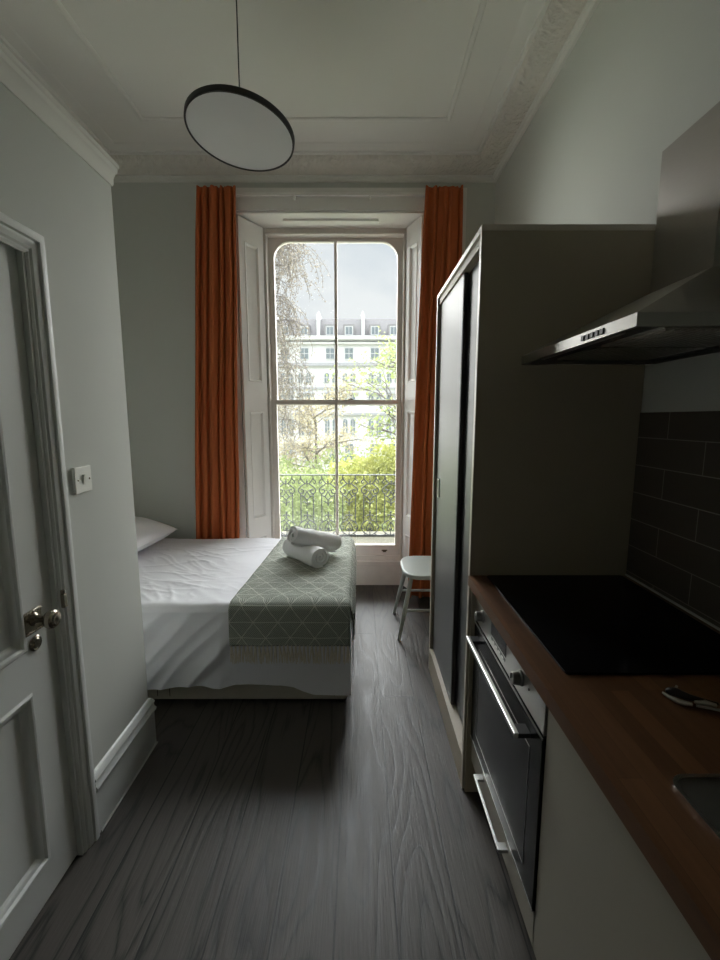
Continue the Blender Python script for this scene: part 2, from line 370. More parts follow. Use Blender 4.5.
# ceiling panel bead
b = MB(); q = [(.563,-.9),(.563,3.06),(-1.38,3.06),(-1.38,-.9)]
dd = [(-1,1),(-1,-1),(1,-1),(1,1)]
b.sweep([(-.016,0),(-.012,-.008),(0,-.012),(.012,-.008),(.016,0)], [((x,y,ZC),(a,c,0),(0,0,1)) for (x,y),(a,c) in zip(q,dd)], True)
struct(b.build('trim_5', M['ceiling'], smooth=True, angle=60))
# skirtings
sk = [(0,0),(.016,0),(.016,.165),(.022,.17),(.024,.18),(.018,.19),(.016,.205),(.020,.212),(.015,.226),(.008,.235),(0,.238)]
b = MB(); b.sweep(sk, [((XL,1.404,0),(1,0,0),(0,0,1)),((XL,YP,0),(1,1,0),(0,0,1)),((XA,YP,0),(0,1,0),(0,0,1))])
struct(b.build('baseboard_left', M['door_paint'], smooth=True, angle=25))
b = MB(); b.tube([(XL+.018,1.41,.003),(XL+.018,YP+.018,.003),(XL-.3,YP+.018,.003)], .004, 6)
struct(b.build('trim_6', M['grout']))
b = MB(); b.sweep(sk, [((XA,YW,0),(0,-1,0),(0,0,1)),((-1.22,YW,0),(0,-1,0),(0,0,1))]); b.sweep(sk, [((.81,YW,0),(0,-1,0),(0,0,1)),((XR,YW,0),(0,-1,0),(0,0,1))])
struct(b.build('baseboard_window', M['wood_white'], smooth=True, angle=25))
b = MB(); b.sweep(sk, [((XR,2.49,0),(-1,0,0),(0,0,1)),((XR,YW-.03,0),(-1,0,0),(0,0,1))])
struct(b.build('baseboard_right', M['wood_white'], smooth=True, angle=25))
# backsplash
struct(MB().box(XR-.009, XR, -.6, 1.598, .912, 1.522).build('trim_7', M['tile']))
struct(MB().tube([(XR-.010,-.6,.914),(XR-.010,1.597,.914)], .004, 6).build('trim_8', M['grout']))

# ------------------------------------------------------------------ left door
door = empty('door_1', (XL-.02, DY1, 0)); struct(door)
def rel(mb, o): return mb.xform(Matrix.Translation(-Vector(o.location)))
xd = XL-.012                                    # door face
b = MB()
PY = [(.63,.83),(.99,1.205)]                    # panel columns
PZ = [(.125,.690),(.822,1.83)]                  # panel rows
ys = [DY0+.006, PY[0][0], PY[0][1], PY[1][0], PY[1][1], DY1-.004]
for i in (0,2,4): b.box(xd-.04, xd, ys[i], ys[i+1], .008, DZ-.006)
for a, c in PY:
    for z0, z1 in ((.008,PZ[0][0]),(PZ[0][1],PZ[1][0]),(PZ[1][1],DZ-.006)): b.box(xd-.04, xd, a, c, z0, z1)
rel(b, door).build('door_leaf', M['door_paint'], door)
for a, c in PY:
    for z0, z1 in PZ:
        b = MB(); b.box(xd-.028, xd-.016, a, c, z0, z1)
        pp = [(-.001,-.018),(-.001,0),(.006,.005),(.013,.003),(.018,-.004),(.026,-.006),(.034,-.012),(.038,-.016),(.038,-.018)]
        b.sweep(pp, [((xd,a,z0),(0,1,1),(1,0,0)),((xd,c,z0),(0,-1,1),(1,0,0)),((xd,c,z1),(0,-1,-1),(1,0,0)),((xd,a,z1),(0,1,-1),(1,0,0))], True)
        rel(b, door).build('door_panel', M['door_paint'], door, smooth=True, angle=25)
# casing and jamb
b = MB()
cs = [(0,0),(0,.006),(.008,.010),(.014,.008),(.020,.013),(.034,.016),(.042,.014),(.045,.021),(.056,.023),(.066,.021),(.072,.014),(.072,0)]
e = .006
b.sweep(cs, [((XL,DY1+e,0),(0,1,0),(1,0,0)),((XL,DY1+e,DZ+e-.020),(0,1,1),(1,0,0)),((XL,DY0-e,DZ+e-.020),(0,-1,1),(1,0,0)),((XL,DY0-e,0),(0,-1,0),(1,0,0))])
b.box(XL-.11, XL+.004, DY1-.002, DY1+e, 0, DZ); b.box(XL-.11, XL+.004, DY0-e, DY0+.002, 0, DZ); b.box(XL-.11, XL+.004, DY0-e, DY1+e, DZ-.004, DZ+.004)
rel(b, door).build('door_casing', M['door_paint'], door, smooth=True, angle=22)
# rim lock plate with knob, escutcheon and keep
b = MB(); b.box(xd, xd+.006, 1.198, 1.268, .868, .938)
for i in range(7): b.lathe([(.0045,0),(.0045,.004),(0,.006)], (xd+.005, 1.203+.01*i, .933), (1,0,0), 8); b.lathe([(.0045,0),(.0045,.004),(0,.006)], (xd+.005, 1.203+.01*i, .873), (1,0,0), 8)
pl = rel(b, door).build('lock_plate', M['nickel'], door, smooth=True, bevel=.0015)
kp = [(.020,0),(.020,.004),(.012,.010),(.010,.028),(.014,.036),(.024,.042),(.029,.052),(.027,.062),(.022,.066),(.021,.068),(.014,.070),(.013,.073),(.006,.074),(0,.075)]
kn = rel(MB().lathe(kp, (xd+.004, 1.236, .908), (1,0,0), 28), door).build('door_knob', M['nickel'], door, smooth=True, angle=35)
b = MB(); b.lathe([(.024,0),(.024,.004),(.019,.007),(.016,.006),(.012,.009),(.004,.009),(0,.009)], (xd, 1.236, .832), (1,0,0), 24)
rel(b, door).build('escutcheon', M['nickel'], door, smooth=True, angle=30)
b = MB(); b.box(XL+.010, XL+.022, 1.330, 1.345, .90, .945); b.lathe([(.007,0),(.007,.012),(0,.014)], (XL+.014,1.338,.945), (0,0,1), 10)
rel(b, door).build('latch_keep', M['nickel'], door, bevel=.001)

# light switch
sw = tag(empty('light_switch', (XL, 1.500, 1.292)), 'white square light switch on the grey wall beside the door casing', 'light switch')
MB().box(0,.010,-.045,.045,-.045,.045).build('switch_plate', M['switch'], sw, bevel=.002)
b = MB(); b.prism([(.009,-.018),(.0105,-.018),(.017,.017),(.009,.017)], -.0065, .0065, 'y'); b.build('rocker', M['switch'], sw, bevel=.0008)
for s in (-1,1):
    MB().lathe([(.0035,0),(.0035,.0018),(0,.002)], (.0095, s*.031, 0), (1,0,0), 10).build('screw', M['nickel'], sw)

# ------------------------------------------------------------------ window
win = empty('window_1', (-.2025, 3.83, 0)); struct(win)
WX0, WX1, YS = -.80, .395, 3.83
def W(mb, name, mat, parent=win, **k):
    rel(mb, win); return mb.build(name, mat, parent, **k)
b = MB()                                            # architrave on the room face
ap = [(0,0),(0,.012),(.010,.020),(.016,.014),(.030,.014),(.045,.022),(.058,.024),(.058,0)]
AX0, AX1, AZ = -1.165, .742, 3.150
b.sweep(ap, [((AX0,YW,0),(-1,0,0),(0,-1,0)),((AX0,YW,AZ),(-1,0,1),(0,-1,0)),((AX1,YW,AZ),(1,0,1),(0,-1,0)),((AX1,YW,0),(1,0,0),(0,-1,0))])
b.box(AX0, OX0, YW-.010, YW, 0, AZ); b.box(OX1, AX1, YW-.010, YW, 0, AZ); b.box(OX0, OX1, YW-.010, YW, OZ-.002, AZ)
W(b, 'architrave', M['wood_white'], smooth=True, angle=25)
b = MB()                                            # box frame
for xa, xb in ((-.948, -.765), (.358, .493)): b.box(xa, xb, YS-.028, YS+.11, .0, OZ-.002)
b.box(-.765, .358, YS-.028, YS+.11, 2.985, OZ-.002)
for xs, d in ((-.765,-1),(.358,1)): b.box(min(xs,xs+d*.014), max(xs,xs+d*.014), YS-.040, YS-.028, .23, 3.0)
b.box(-.779,.372, YS-.040, YS-.028, 2.985, 3.0)
b.box(-.765,.358, YS-.018, YS+.11, .0, .205)      # bottom boards
b.box(-.79,.385, YS-.045, YS+.11, .190, .232); b.box(-.765,.358, YS-.012, YS+.11, .232, .275)
W(b, 'window_frame', M['sash'], bevel=.003)
b = MB(); b.prism([(YW+.002, OZ-.003),(YW+.002,OZ-.018),(YS-.03,OZ-.030),(YS-.03,OZ-.003)], OX0+.002, OX1-.002, 'x')
b.box(OX0+.35, OX1-.35, YW+.09, YW+.17, OZ-.036, OZ-.015)
W(b, 'soffit', M['wood_white'], bevel=.002)
# sashes
GX0, GX1 = -.720, .316
def sash(name, y, z0, z1, gz0, gz1, r):
    o = []; inn = rrect(GX0, GX1, gz0, gz1, max(r,.002), 8, .002)
    for (a, c) in inn:          # matching outer outline
        k = len(o)//9
        corner = [(.358,z1),(-.765,z1),(-.765,z0),(.358,z0)][k]
        j = len(o) % 9
        if j == 4: o.append(corner)
        elif (k % 2 == 0) == (j < 4): o.append((corner[0], min(max(c, z0), z1)))
        else: o.append((a, corner[1]))
    b = MB(); b.ring(o, inn, y, y+.040)
    inn2 = rrect(GX0-.010, GX1+.010, gz0-.01, gz1+.01, max(r,.002)+.008, 8, .004)
    b.ring(inn2, inn, y-.006, y+.012)
    b.box(-.2165, -.1925, y-.004, y+.034, gz0-.004, gz1+.004)
    s = W(b, name, M['sash'], bevel=.0015)
    g = MB().prism(rrect(GX0-.003, GX1+.003, gz0-.003, gz1+.003, max(r,.002)), y+.018, y+.021, 'y')
    W(g, 'pane', M['glass'], s)
    return s
up_s = sash('upper_sash', YS+.045, 1.618, 2.985, 1.660, 2.958, .140)
lo_s = sash('lower_sash', YS, .275, 1.662, .372, 1.624, 0)
b = MB(); b.box(-.10,-.06, YS+.002, YS+.03, 1.662, 1.672); b.tube([(-.08,YS+.01,1.672),(-.08,YS+.01,1.692)], .005, 8); b.lathe([(0,-.008),(.008,0),(0,.008)],(-.08,YS+.01,1.70),(0,0,1),10)
W(b, 'sash_lock', M['nickel'], lo_s)
b = MB(); b.box(.195,.245, YS-.012, YS-.001, .318, .330); b.box(.205,.235, YS-.022, YS-.010, .312, .322)
W(b, 'sash_lift', M['nickel'], lo_s, bevel=.002)
# folding shutters
def shutter(xf, yf, xb, yb):
    wd = math.hypot(xb-xf, yb-yf); ang = math.atan2(yb-yf, xb-xf); flip = xb > xf   # room side normal
    b = MB(); zt = 3.025; rows = [(.12,.50),(.66,1.56),(1.80,2.86)]; m = .055
    sgn = -1 if flip else 1                        # local +y*sgn faces into the opening
    y0, y1 = (0, .022) if sgn > 0 else (-.022, 0)
    b.box(0, m, y0, y1, .02, zt); b.box(wd-m, wd, y0, y1, .02, zt)
    zz = [.02] + [q for r in rows for q in r] + [zt]
    for i in range(0, len(zz), 2): b.box(m, wd-m, y0, y1, zz[i], zz[i+1])
    # shared centre cut between the upper and lower leaf
    f = y1 if sgn > 0 else y0
    for z0, z1 in rows:
        b.box(m, wd-m, min(f-sgn*.018, f-sgn*.010), max(f-sgn*.018, f-sgn*.010), z0, z1)
        pr = [(0,-.012),(0,0),(.006,.004),(.012,0),(.018,-.006),(.024,-.010)]
        b.sweep(pr, [((m,f,z0),(1,0,1),(0,sgn,0)),((wd-m,f,z0),(-1,0,1),(0,sgn,0)),((wd-m,f,z1),(-1,0,-1),(0,sgn,0)),((m,f,z1),(1,0,-1),(0,sgn,0))], True)
    for z in (1.675,): b.box(0, wd, f-.0005 if sgn>0 else f-.001, f+.001, z, z+.004)
    b.xform(Matrix.Translation((xf, yf, 0)) @ Matrix.Rotation(ang, 4, 'Z'))
    return W(b, 'shutter', M['wood_white'], smooth=True, angle=20)
def flip_sh():
    shutter(-.943, YW+.004, -.803, YS-.046)
    shutter(.488, YW+.004, .398, YS-.046)
flip_sh()

# curtain track
tr = tag(empty('curtain_track', (-.2, YW-.045, 3.152)), 'white curtain track along the top of the window between both curtains', 'curtain track')
MB().box(-1.01, .97, -.010, .010, -.008, .008).build('rail', M['wood_white'], tr, bevel=.002)
for x in (-.9, -.289, .274, .85):
    MB().box(x-.007, x+.007, -.006, .033, -.026, -.006).build('bracket', M['wood_white'], tr, bevel=.002)

# curtains
def curtain(xt0, xt1, xb0, xb1, zb, folds, seed, label, power=1.0):
    rnd = random.Random(seed); ph = [rnd.uniform(-.75,.75) for _ in range(folds*2+3)]; am = [rnd.uniform(.35,1.25) for _ in range(folds*2+3)]
    ZT = 3.185
    def fn(s, t):
        k = s*folds*2; i = int(min(k, folds*2)); fr = k-i
        a = am[i]*(1-fr)+am[i+1]*fr; p = ph[i]*(1-fr)+ph[i+1]*fr
        z = ZT-(ZT-zb)*t
        w = t**power
        x0 = xt0*(1-w)+xb0*w; x1 = xt1*(1-w)+xb1*w
        wob = .022*noise.noise(Vector((s*4+seed, t*3, 0)))*min(1,t*3)
        A = .030*a*(1-.45*math.exp(-t*22)) 
        y = YW-.082 - A*math.cos((k+p*.8)*PI) + wob
        x = x0+(x1-x0)*s + .007*math.sin((k+p)*2*PI)*min(1,t*6+.4) + .010*noise.noise(Vector((s*3+seed*2, t*2.5, 3)))*min(1,t*4)
        z += .006*abs(math.cos(k*PI))*math.exp(-t*30)
        return (x, min(y, YW-.012), z)
    o = empty('curtain', ((xt0+xt1)/2, YW-.06, zb)); tag(o, label, 'curtain')
    b = MB(); b.grid(fn, folds*20, 90); rel(b, o); b.build('cloth', M['curtain'], o, smooth=True, solid=.003, angle=180)
    for i in range(folds+1):
        x = xt0+(xt1-xt0)*i/folds
        h = MB(); h.tube([(x, YW-.050, 3.150),(x, YW-.046, 3.184),(x, YW-.043, 3.168)], .0025, 6); rel(h, o); h.build('hook', M['switch'], o)
    return o
curtain(-1.195, -.912, -1.36, -.995, .03, 5, 3, 'long burnt orange curtain hanging behind the bed, left of the window')
curtain(.482, .752, .395, .75, .03, 4, 9, 'long burnt orange curtain right of the window, behind the chair', .8)

# ------------------------------------------------------------------ pendant lamp
lc = Vector((-.502, 2.03, 2.693)); nrm = Vector((.0908, .1054, 1)).normalized()
lamp = tag(empty('pendant_lamp', (lc.x, lc.y, ZC)), 'tilted round disc pendant lamp with a black rim on a thin cord', 'ceiling lamp')
def Lm(mb): return rel(mb, lamp)
R_ = .2245
Lm(MB().lathe([(R_-.009,-.004),(R_-.008,-.012),(R_-.001,-.012),(R_,-.008),(R_,.010),(R_-.004,.014),(R_-.05,.016),(.03,.018),(0,.018)], lc, nrm, 72, False)).build('shade', M['lamp_ring'], lamp, smooth=True, angle=30)
Lm(MB().lathe([(0,-.005),(R_-.013,-.005),(R_-.0085,-.009)], lc, nrm, 72, False)).build('diffuser', M['diffuser'], lamp, smooth=True, angle=50)
Lm(MB().lathe([(.022,.016),(.022,.030),(.008,.036),(.006,.05),(0,.05)], lc, nrm, 24)).build('swivel', M['lamp_ring'], lamp, smooth=True)
Lm(MB().tube([lc+nrm*.045, (lc.x, lc.y, lc.z+.12), (lc.x, lc.y, ZC-.03)], .0028, 8)).build('cord', M['lamp_ring'], lamp, smooth=True)
Lm(MB().lathe([(.05,0),(.05,-.022),(.03,-.034),(0,-.034)], (lc.x, lc.y, ZC), (0,0,1), 32)).build('ceiling_rose', M['lamp_ring'], lamp, smooth=True)

# ------------------------------------------------------------------ bed
BX0, BX1, BY0, BY1, BZ = -1.90, -.068, 2.145, 3.375, .552
bed = tag(empty('divan_bed', (-1.0, 2.76, 0)), 'cream fabric divan bed base and mattress under a white sheet', 'bed')
def Bd(mb): return rel(mb, bed)
b = MB(); b.box(BX0, BX1, BY0, BY1, .014, .30); Bd(b).build('divan_base', M['divan'], bed, bevel=.018, segs=3)
for x in (-1.135, -1.075, -1.01, -.135): Bd(MB().box(x-.0015, x+.0015, BY0-.0012, BY0+.004, .04, .29)).build('seam', M['black_plastic'], bed)
Bd(MB().box(BX0, BX1, BY0, BY1, .302, BZ-.012)).build('mattress', M['sheet'], bed, bevel=.05, segs=4)
for x in (BX0+.06, BX1-.03):
    for y in (BY0+.03, BY1-.06):
        Bd(MB().lathe([(.022,0),(.026,.01),(.024,.016)], (x,y,0), (0,0,1), 16)).build('foot', M['black_plastic'], bed, smooth=True)
def wrink(x, y):
    wx = .35*noise.noise(Vector((x*1.7, y*1.7, 8))); wy = .30*noise.noise(Vector((x*1.3+5, y*1.5, 4)))
    n = noise.noise(Vector(((x+wx)*2.2, (y+wy)*6.5-x*1.2, 1.3)))
    r = (1-abs(n))**9
    n2 = noise.noise(Vector(((x+wy)*5+4, (y+wx)*13+x*2, 2.1))); r2 = (1-abs(n2))**9
    m = .5+.8*noise.noise(Vector((x*2.1, y*2.1, 6)))
    fr = max(0, 1-(y-BY0)/.35)
    r3 = (1-abs(noise.noise(Vector((x*9+y*7, y*2.5, 3)))))**7
    return (.009*r+.006*r2)*min(1,max(.15,m)) + .008*r3*fr + .010*noise.noise(Vector((x*2.5,y*2.5,1)))
TOPZ = BZ
def sheet_pt(u, v, off=0, hem=.10, xr=None):
    """u along x 0..1, v along the path back edge -> front edge -> hem"""
    x = BX0+.004+(BX1-BX0+.016)*u
    Lt = BY1-BY0; Ld = TOPZ-hem; r = .030
    s = v*(Lt+Ld)
    if s < Lt-r:
        y = BY1+.008-s; z = TOPZ; dr = 0
    elif s < Lt-r+r*PI/2:
        a = (s-(Lt-r))/r; y = BY0-.008+.016+r-math.sin(a)*r-.008; z = TOPZ-r+math.cos(a)*r; dr = 0
    else:
        d = s-(Lt-r+r*PI/2); y = BY0-.008; z = TOPZ-r-d; dr = d/Ld
    if s < Lt-r: z += wrink(x, y)+off
    else:
        f = (.014+.060*min(1,dr*1.5))*(1 if x < -.72 else max(.18, 1-(x+.72)/.08))
        fold = noise.noise(Vector((x*5.0+dr*1.9, dr*.8, 5)))+.50*(1-2*abs(noise.noise(Vector((x*7+dr*3.2, dr*.9, 9)))))-.3
        y -= f*(fold*.5+.5)+.003+off
        z += .016*noise.noise(Vector((x*4, 7, 0)))*dr
        if u > .8: z -= .032*dr*min(1,(u-.8)/.1)
        if s < Lt-r+r*PI/2: z += wrink(x, BY0+r)*.6+off*.7
    # tuck the last bit over the foot end
    e = max(0, (x-(BX1-.02))/.032)
    z -= e*e*.028 if dr == 0 else 0
    return (x, y, z+(.030*dr if x < -.35 else .030*dr*max(0,1-(x+.35)/.1)))
sh = MB(); sh.grid(lambda u, v: sheet_pt(u, v), 190, 190)
def foot_pt(u, v):                                     # side hanging over the foot end
    p0 = sheet_pt(1, u)
    if v == 0: return p0
    hem = .10+.012*noise.noise(Vector((u*6,2,0)))
    z = p0[2]*(1-v)+min(p0[2], hem)*v
    return (p0[0]+.003+.014*v*(.5+.5*noise.noise(Vector((u*14, v, 4)))), p0[1], z)
sh.grid(lambda u, v: foot_pt(u*.735, v), 90, 20)
sheet = sh.build('bed_sheet', M['sheet'], smooth=True, angle=180)
tag(sheet, 'wrinkled white sheet covering the bed and hanging down its side', 'bed sheet')

# throw
TX0, TX1 = -.668, -.052
def throw_xy(u, v):
    THL = .345                                          # hem height of cloth
    Lt = BY1-BY0; Ld = BZ-THL
    s = v*(Lt+Ld)
    e = 0
    base = sheet_pt((TX0+(TX1-TX0)*u-BX0-.004)/(BX1-BX0+.016), min(1, s/(Lt+BZ-.10)), .0)
    x = TX0+(TX1-TX0)*u; y, z = base[1], base[2]
    if s < Lt-.03: z = BZ+.010+.4*(base[2]-BZ)+.004; x += .055*(1-u)*(s < Lt)*(1-s/Lt)
    else:
        y = min(y, BY0-.016)-.010 if s > Lt+.02 else BY0-.0+ (BY0-.026-BY0)*((s-(Lt-.03))/.05)
        y = BY0+.022-.056*min(1,max(0,(s-(Lt-.03))/.045))**.8
        z = BZ+.014-.030*(1-math.cos(min(1,max(0,(s-(Lt-.03))/.05))*PI/2)) if s < Lt+.02 else BZ-.016-(s-Lt-.02)
        dr = max(0, (s-Lt)/Ld); y -= .008*dr*noise.noise(Vector((x*9, dr, 2)))+.012*dr
    if u > .93: k = (u-.93)/.07; x = x; z -= .012*k*k if s < Lt-.03 else 0
    z += .004*noise.noise(Vector((x*8,y*8,s*3)))
    return (x, y, z), s
b = MB(); nu, nv = 60, 120
uvl = []
b.grid(lambda u, v: throw_xy(u, v)[0], nu, nv)
for j in range(nv+1):
    for i in range(nu+1): uvl.append(((i/nu)*(TX1-TX0), throw_xy(i/nu, j/nv)[1]))
# side flap down the foot end
o_ = len(b.v); base_uv = len(uvl)
def flap(u, v):
    p = throw_xy(1, u)[0]; return (p[0]+.012*math.sin(min(1,v*3)*PI/2)+.010*v+.006*v*noise.noise(Vector((u*12,v*2,1))), p[1], p[2]-.006*min(1,v*4)-.17*v)
b.grid(lambda u, v: flap(u*.86, v), 60, 10)
for j in range(11):
    for i in range(61): uvl.append(((TX1-TX0)+.17*j/10, throw_xy(1, i/60*.86)[1]))
thr = empty('throw_blanket', (-.36, 2.76, BZ)); tag(thr, 'grey green woven throw with cream triangle lines across the bed foot', 'blanket')
rel(b, thr); to = b.build('woven_cloth', M['throw'], thr, smooth=True, angle=180)
ul = to.data.uv_layers.new(name='UVMap')
for lp in to.data.loops: ul.data[lp.index].uv = uvl[lp.vertex_index]
q = to.modifiers.new('thick', 'SOLIDIFY'); q.thickness = .006; q.offset = 0
b = MB(); rnd = random.Random(4)
for i in range(30):
    u = (i+.5)/30; p = throw_xy(u, 1)[0]
    for k in range(4):
        dx = rnd.uniform(-.006,.006); l = rnd.uniform(.082,.100); sw_ = rnd.uniform(-.009,.009)
        b.tube([(p[0], p[1]-.001, p[2]+.004),(p[0]+dx*.3, p[1]-.002, p[2]-.018),(p[0]+dx+sw_*.5, p[1]-.001+rnd.uniform(-.003,.003), p[2]-l*.55),(p[0]+dx*1.3+sw_, p[1]+rnd.uniform(-.004,.002), p[2]-l)], [.0040,.0046,.0036,.0018], 5)
rel(b, thr); b.build('fringe', M['fringe'], thr, smooth=True)
b = MB(); b.box(TX1+.010, TX1+.026, 2.128, 2.132, .478, .512); rel(b, thr); b.build('sewn_tag', M['slide_door'], thr, bevel=.001)

# pillow
b = MB()
def pil(u, v, s):
    a, c = u*2-1, v*2-1
    e = (max(0,1-abs(a)**3.2)**.55)*(max(0,1-abs(c)**3.2)**.55)
    px = a*(.225-.02*abs(c)**2*(1-abs(a))) ; py = c*(.34-.03*(1-abs(c))*0)
    px *= 1+.05*abs(a*c)**3; py *= 1+.05*abs(a*c)**3
    return (px, py, s*.092*e+ .010*noise.noise(Vector((a*2.5,c*3,s)))*e)
b.grid(lambda u,v: pil(u,v,1), 40, 50); b.grid(lambda u,v: pil(u,v,-1), 40, 50)
b.xform(Matrix.Translation((-1.675, 2.985, BZ+.142)) @ Matrix.Rotation(math.radians(10), 4, 'Y') @ Matrix.Rotation(math.radians(-4), 4, 'Z'))
pw = b.build('pillow', M['pillowcase'], smooth=True, angle=100)
tag(pw, 'plump white pillow at the head of the bed by the left wall', 'pillow')

# rolled towels
def rolled(c0, c1, r, label, seed, sq=.92):
    c0, c1 = Vector(c0), Vector(c1); A = (c1-c0).normalized(); Ln = (c1-c0).length
    X = A.cross(Vector((0,0,1))).normalized(); Z = X.cross(A)
    turns = 3.2; N = 130; prof = []
    for i in range(N+1):
        t = i/N; a = t*turns*2*PI - 2.6; rad = r*(.10+.90*t**.85); prof.append((math.cos(a)*rad, math.sin(a)*rad*sq))
    b = MB(); th = r*.20
    def sp(i, inner):
        i = min(max(i,0),N); x, z = prof[i]; l = math.hypot(x,z)+1e-6; k = 1-(th/l if inner else 0); k = max(k, .15); return x*k, z*k
    nl = 14
    def P(i, s, inner):
        x, z = sp(i, inner); q = s
        bul = 1-.10*abs(2*q-1)**3 + .05*noise.noise(Vector((q*3+seed, math.atan2(z,x), 0)))
        tel = -.010*(1-i/N)*(1 if q < .5 else -1)*-1
        ex = .012*noise.noise(Vector((i*.06, seed, q*2)))
        bul *= 1+.07*math.sin(q*5+seed)
        zz_ = z*bul; zz_ = max(zz_, -r*.80) if zz_ < 0 else zz_*.97
        soft = .006*noise.noise(Vector((q*7, math.atan2(z,x)*1.5, seed)))
        return c0 + A*(Ln*q + tel + ex*abs(2*q-1)) + X*(x*bul+.008*math.sin(q*PI)) + Z*(zz_+soft-.008*math.sin(q*PI))
    vs = []; fs = []
    for i in range(N+1):
        for j in range(nl+1): vs.append(P(i, j/nl, False))
        for j in range(nl, -1, -1): vs.append(P(i, j/nl, True))
    n = 2*(nl+1)
    for i in range(N):
        for k in range(n): l = (k+1) % n; fs.append((i*n+k, i*n+l, (i+1)*n+l, (i+1)*n+k))
    fs.append(tuple(range(n))); fs.append(tuple(N*n+k for k in range(n)))
    b.add(vs, fs); o = b.build('rolled_towel', M['towel'], smooth=True, angle=70, bevel=0)
    return tag(o, label, 'towel')
rolled((-.245,2.660,BZ+.082), (-.475,2.930,BZ+.080), .080, 'rolled white towel lying flat on the throw, spiral end towards the room', 2)
rolled((-.435,2.745,BZ+.210), (-.160,2.950,BZ+.094), .080, 'rolled white towel leaning on top of the other, spiral end raised left', 5)

# ------------------------------------------------------------------ chair by the curtain
ch = tag(empty('chair', (.50, 3.02, 0), PI), 'sage grey wooden chair behind the wardrobe in front of the right curtain', 'chair')
sp = [(.195*math.cos(a)*1.0 if math.cos(a) > 0 else .20*math.cos(a), 0) for a in (0,)]
pts = []
for k in range(40):
    a = 2*PI*k/40; c, s = math.cos(a), math.sin(a); ee = 2/3.4
    pts.append((math.copysign(abs(c)**ee, c)*.205, math.copysign(abs(s)**ee, s)*(.225+.012*c)))
MB().prism(pts, .432, .462, 'z').build('seat', M['chair'], ch, smooth=True, bevel=.010, segs=3)
feet = {}
for sx in (1,-1):
    for sy in (1,-1):
        top = Vector((.145*sx, .135*sy, .435)); bot = Vector((.235*sx if sx>0 else -.225, .215*sy, 0)); feet[(sx,sy)] = (top, bot)
        MB().tube([bot, bot.lerp(top,.5), top], [.011,.016,.0145], 14).build('leg', M['chair'], ch, smooth=True)
def at(k, z): t, bt = feet[k]; f = z/.435; return bt.lerp(t, f)
for a, c, z in (((1,1),(-1,1),.20), ((1,-1),(-1,-1),.20), ((1,1),(1,-1),.27), ((-1,1),(-1,-1),.27)):
    if a[0] == c[0] and a[0] == 1: continue
    MB().tube([at(a,z), at(a,z).lerp(at(c,z),.5), at(c,z)], [.008,.011,.008], 10).build('stretcher', M['chair'], ch, smooth=True)
for i in range(5):
    y = -.14+.07*i
    MB().tube([(-.165, y*.9, .455),(-.215, y*1.15, .66),(-.255, y*1.3, .81)], .0065, 8).build('spindle', M['chair'], ch, smooth=True)
b = MB(); b.grid(lambda u, v: (-.250-.01*v+.05*(2*u-1)**2, (u*2-1)*.225, .785+.075*v), 16, 3)
b.build('backrest', M['chair'], ch, smooth=True, solid=.018)

# ------------------------------------------------------------------ wardrobe
wd = tag(empty('wardrobe', (.72, 2.04, 0)), 'tall taupe wardrobe with dark grey sliding doors against the right wall', 'wardrobe')
def Wd(mb, name, mat, parent=wd, **k): rel(mb, wd); return mb.build(name, mat, parent, **k)
FX, FY0, FY1, FZ = .417, 1.600, 2.480, 2.158
Wd(MB().box(FX+.001, XR-.004, FY0, FY0+.022, 0, FZ-.02), 'side_panel', M['cab_side'], bevel=.001)
Wd(MB().box(FX+.001, XR-.004, FY1-.022, FY1, 0, FZ-.02), 'side_panel', M['cab_side'], bevel=.001)
b = MB(); b.box(FX, FX+.0015, FY0, FY0+.022, 0, FZ-.02); b.box(FX, FX+.0015, FY1-.022, FY1, 0, FZ-.02); Wd(b, 'edge_band', M['cab_edge'])
Wd(MB().box(FX, XR-.004, FY0, FY1, FZ-.02, FZ), 'top_panel', M['cab_edge'], bevel=.001)
Wd(MB().box(FX, FX+.018, FY0+.022, FY1-.022, 0, .130), 'plinth', M['cab_side'], bevel=.001)
Wd(MB().box(FX, XR-.03, FY0+.022, FY1-.022, .130, .136), 'bottom_panel', M['cab_edge'])
Wd(MB().box(XR-.02, XR-.006, FY0+.022, FY1-.022, .13, FZ-.02), 'back_panel', M['cab_side'])
b = MB(); b.box(FX+.010, FX+.10, FY0+.022, FY1-.022, FZ-.052, FZ-.02); Wd(b, 'track_rail', M['cab_side'], bevel=.001)
fd = Wd(MB().box(FX+.018, FX+.036, 1.935, FY1-.036, .142, FZ-.054), 'door', M['slide_door'], bevel=.0015)
nd_ = Wd(MB().box(FX+.042, FX+.060, FY0+.024, 2.05, .142, FZ-.054), 'door', M['slide_door'], bevel=.0015)
b = MB(); b.box(FX+.020, FX+.036, 1.929, 1.935, .142, FZ-.054); Wd(b, 'edge_shade_strip', M['black_plastic'])  # black strip stands in for shade on the front door's near edge
b = MB(); b.ring(rrect(2.36,2.40,1.07,1.175,.012), rrect(2.366,2.394,1.077,1.168,.009), FX+.011, FX+.019, 'x')
Wd(b, 'handle', M['bright_steel'], fd)

# ------------------------------------------------------------------ kitchen
KX = .445; OY0, OY1 = .955, 1.582
wt = MB()
SX0, SX1, SY0, SY1 = .535, .95, .06, .622
for q in ((.412, SX0, -.6, 1.598), (SX1, XR-.011, -.6, 1.598), (SX0, SX1, SY1, 1.598), (SX0, SX1, -.6, SY0)): wt.box(q[0], q[1], q[2], q[3], .872, .91)
# merge shared edges of the four boards into one slab
wo = wt.build('worktop', M['worktop'])
tag(wo, 'dark walnut block worktop along the right wall', 'worktop')
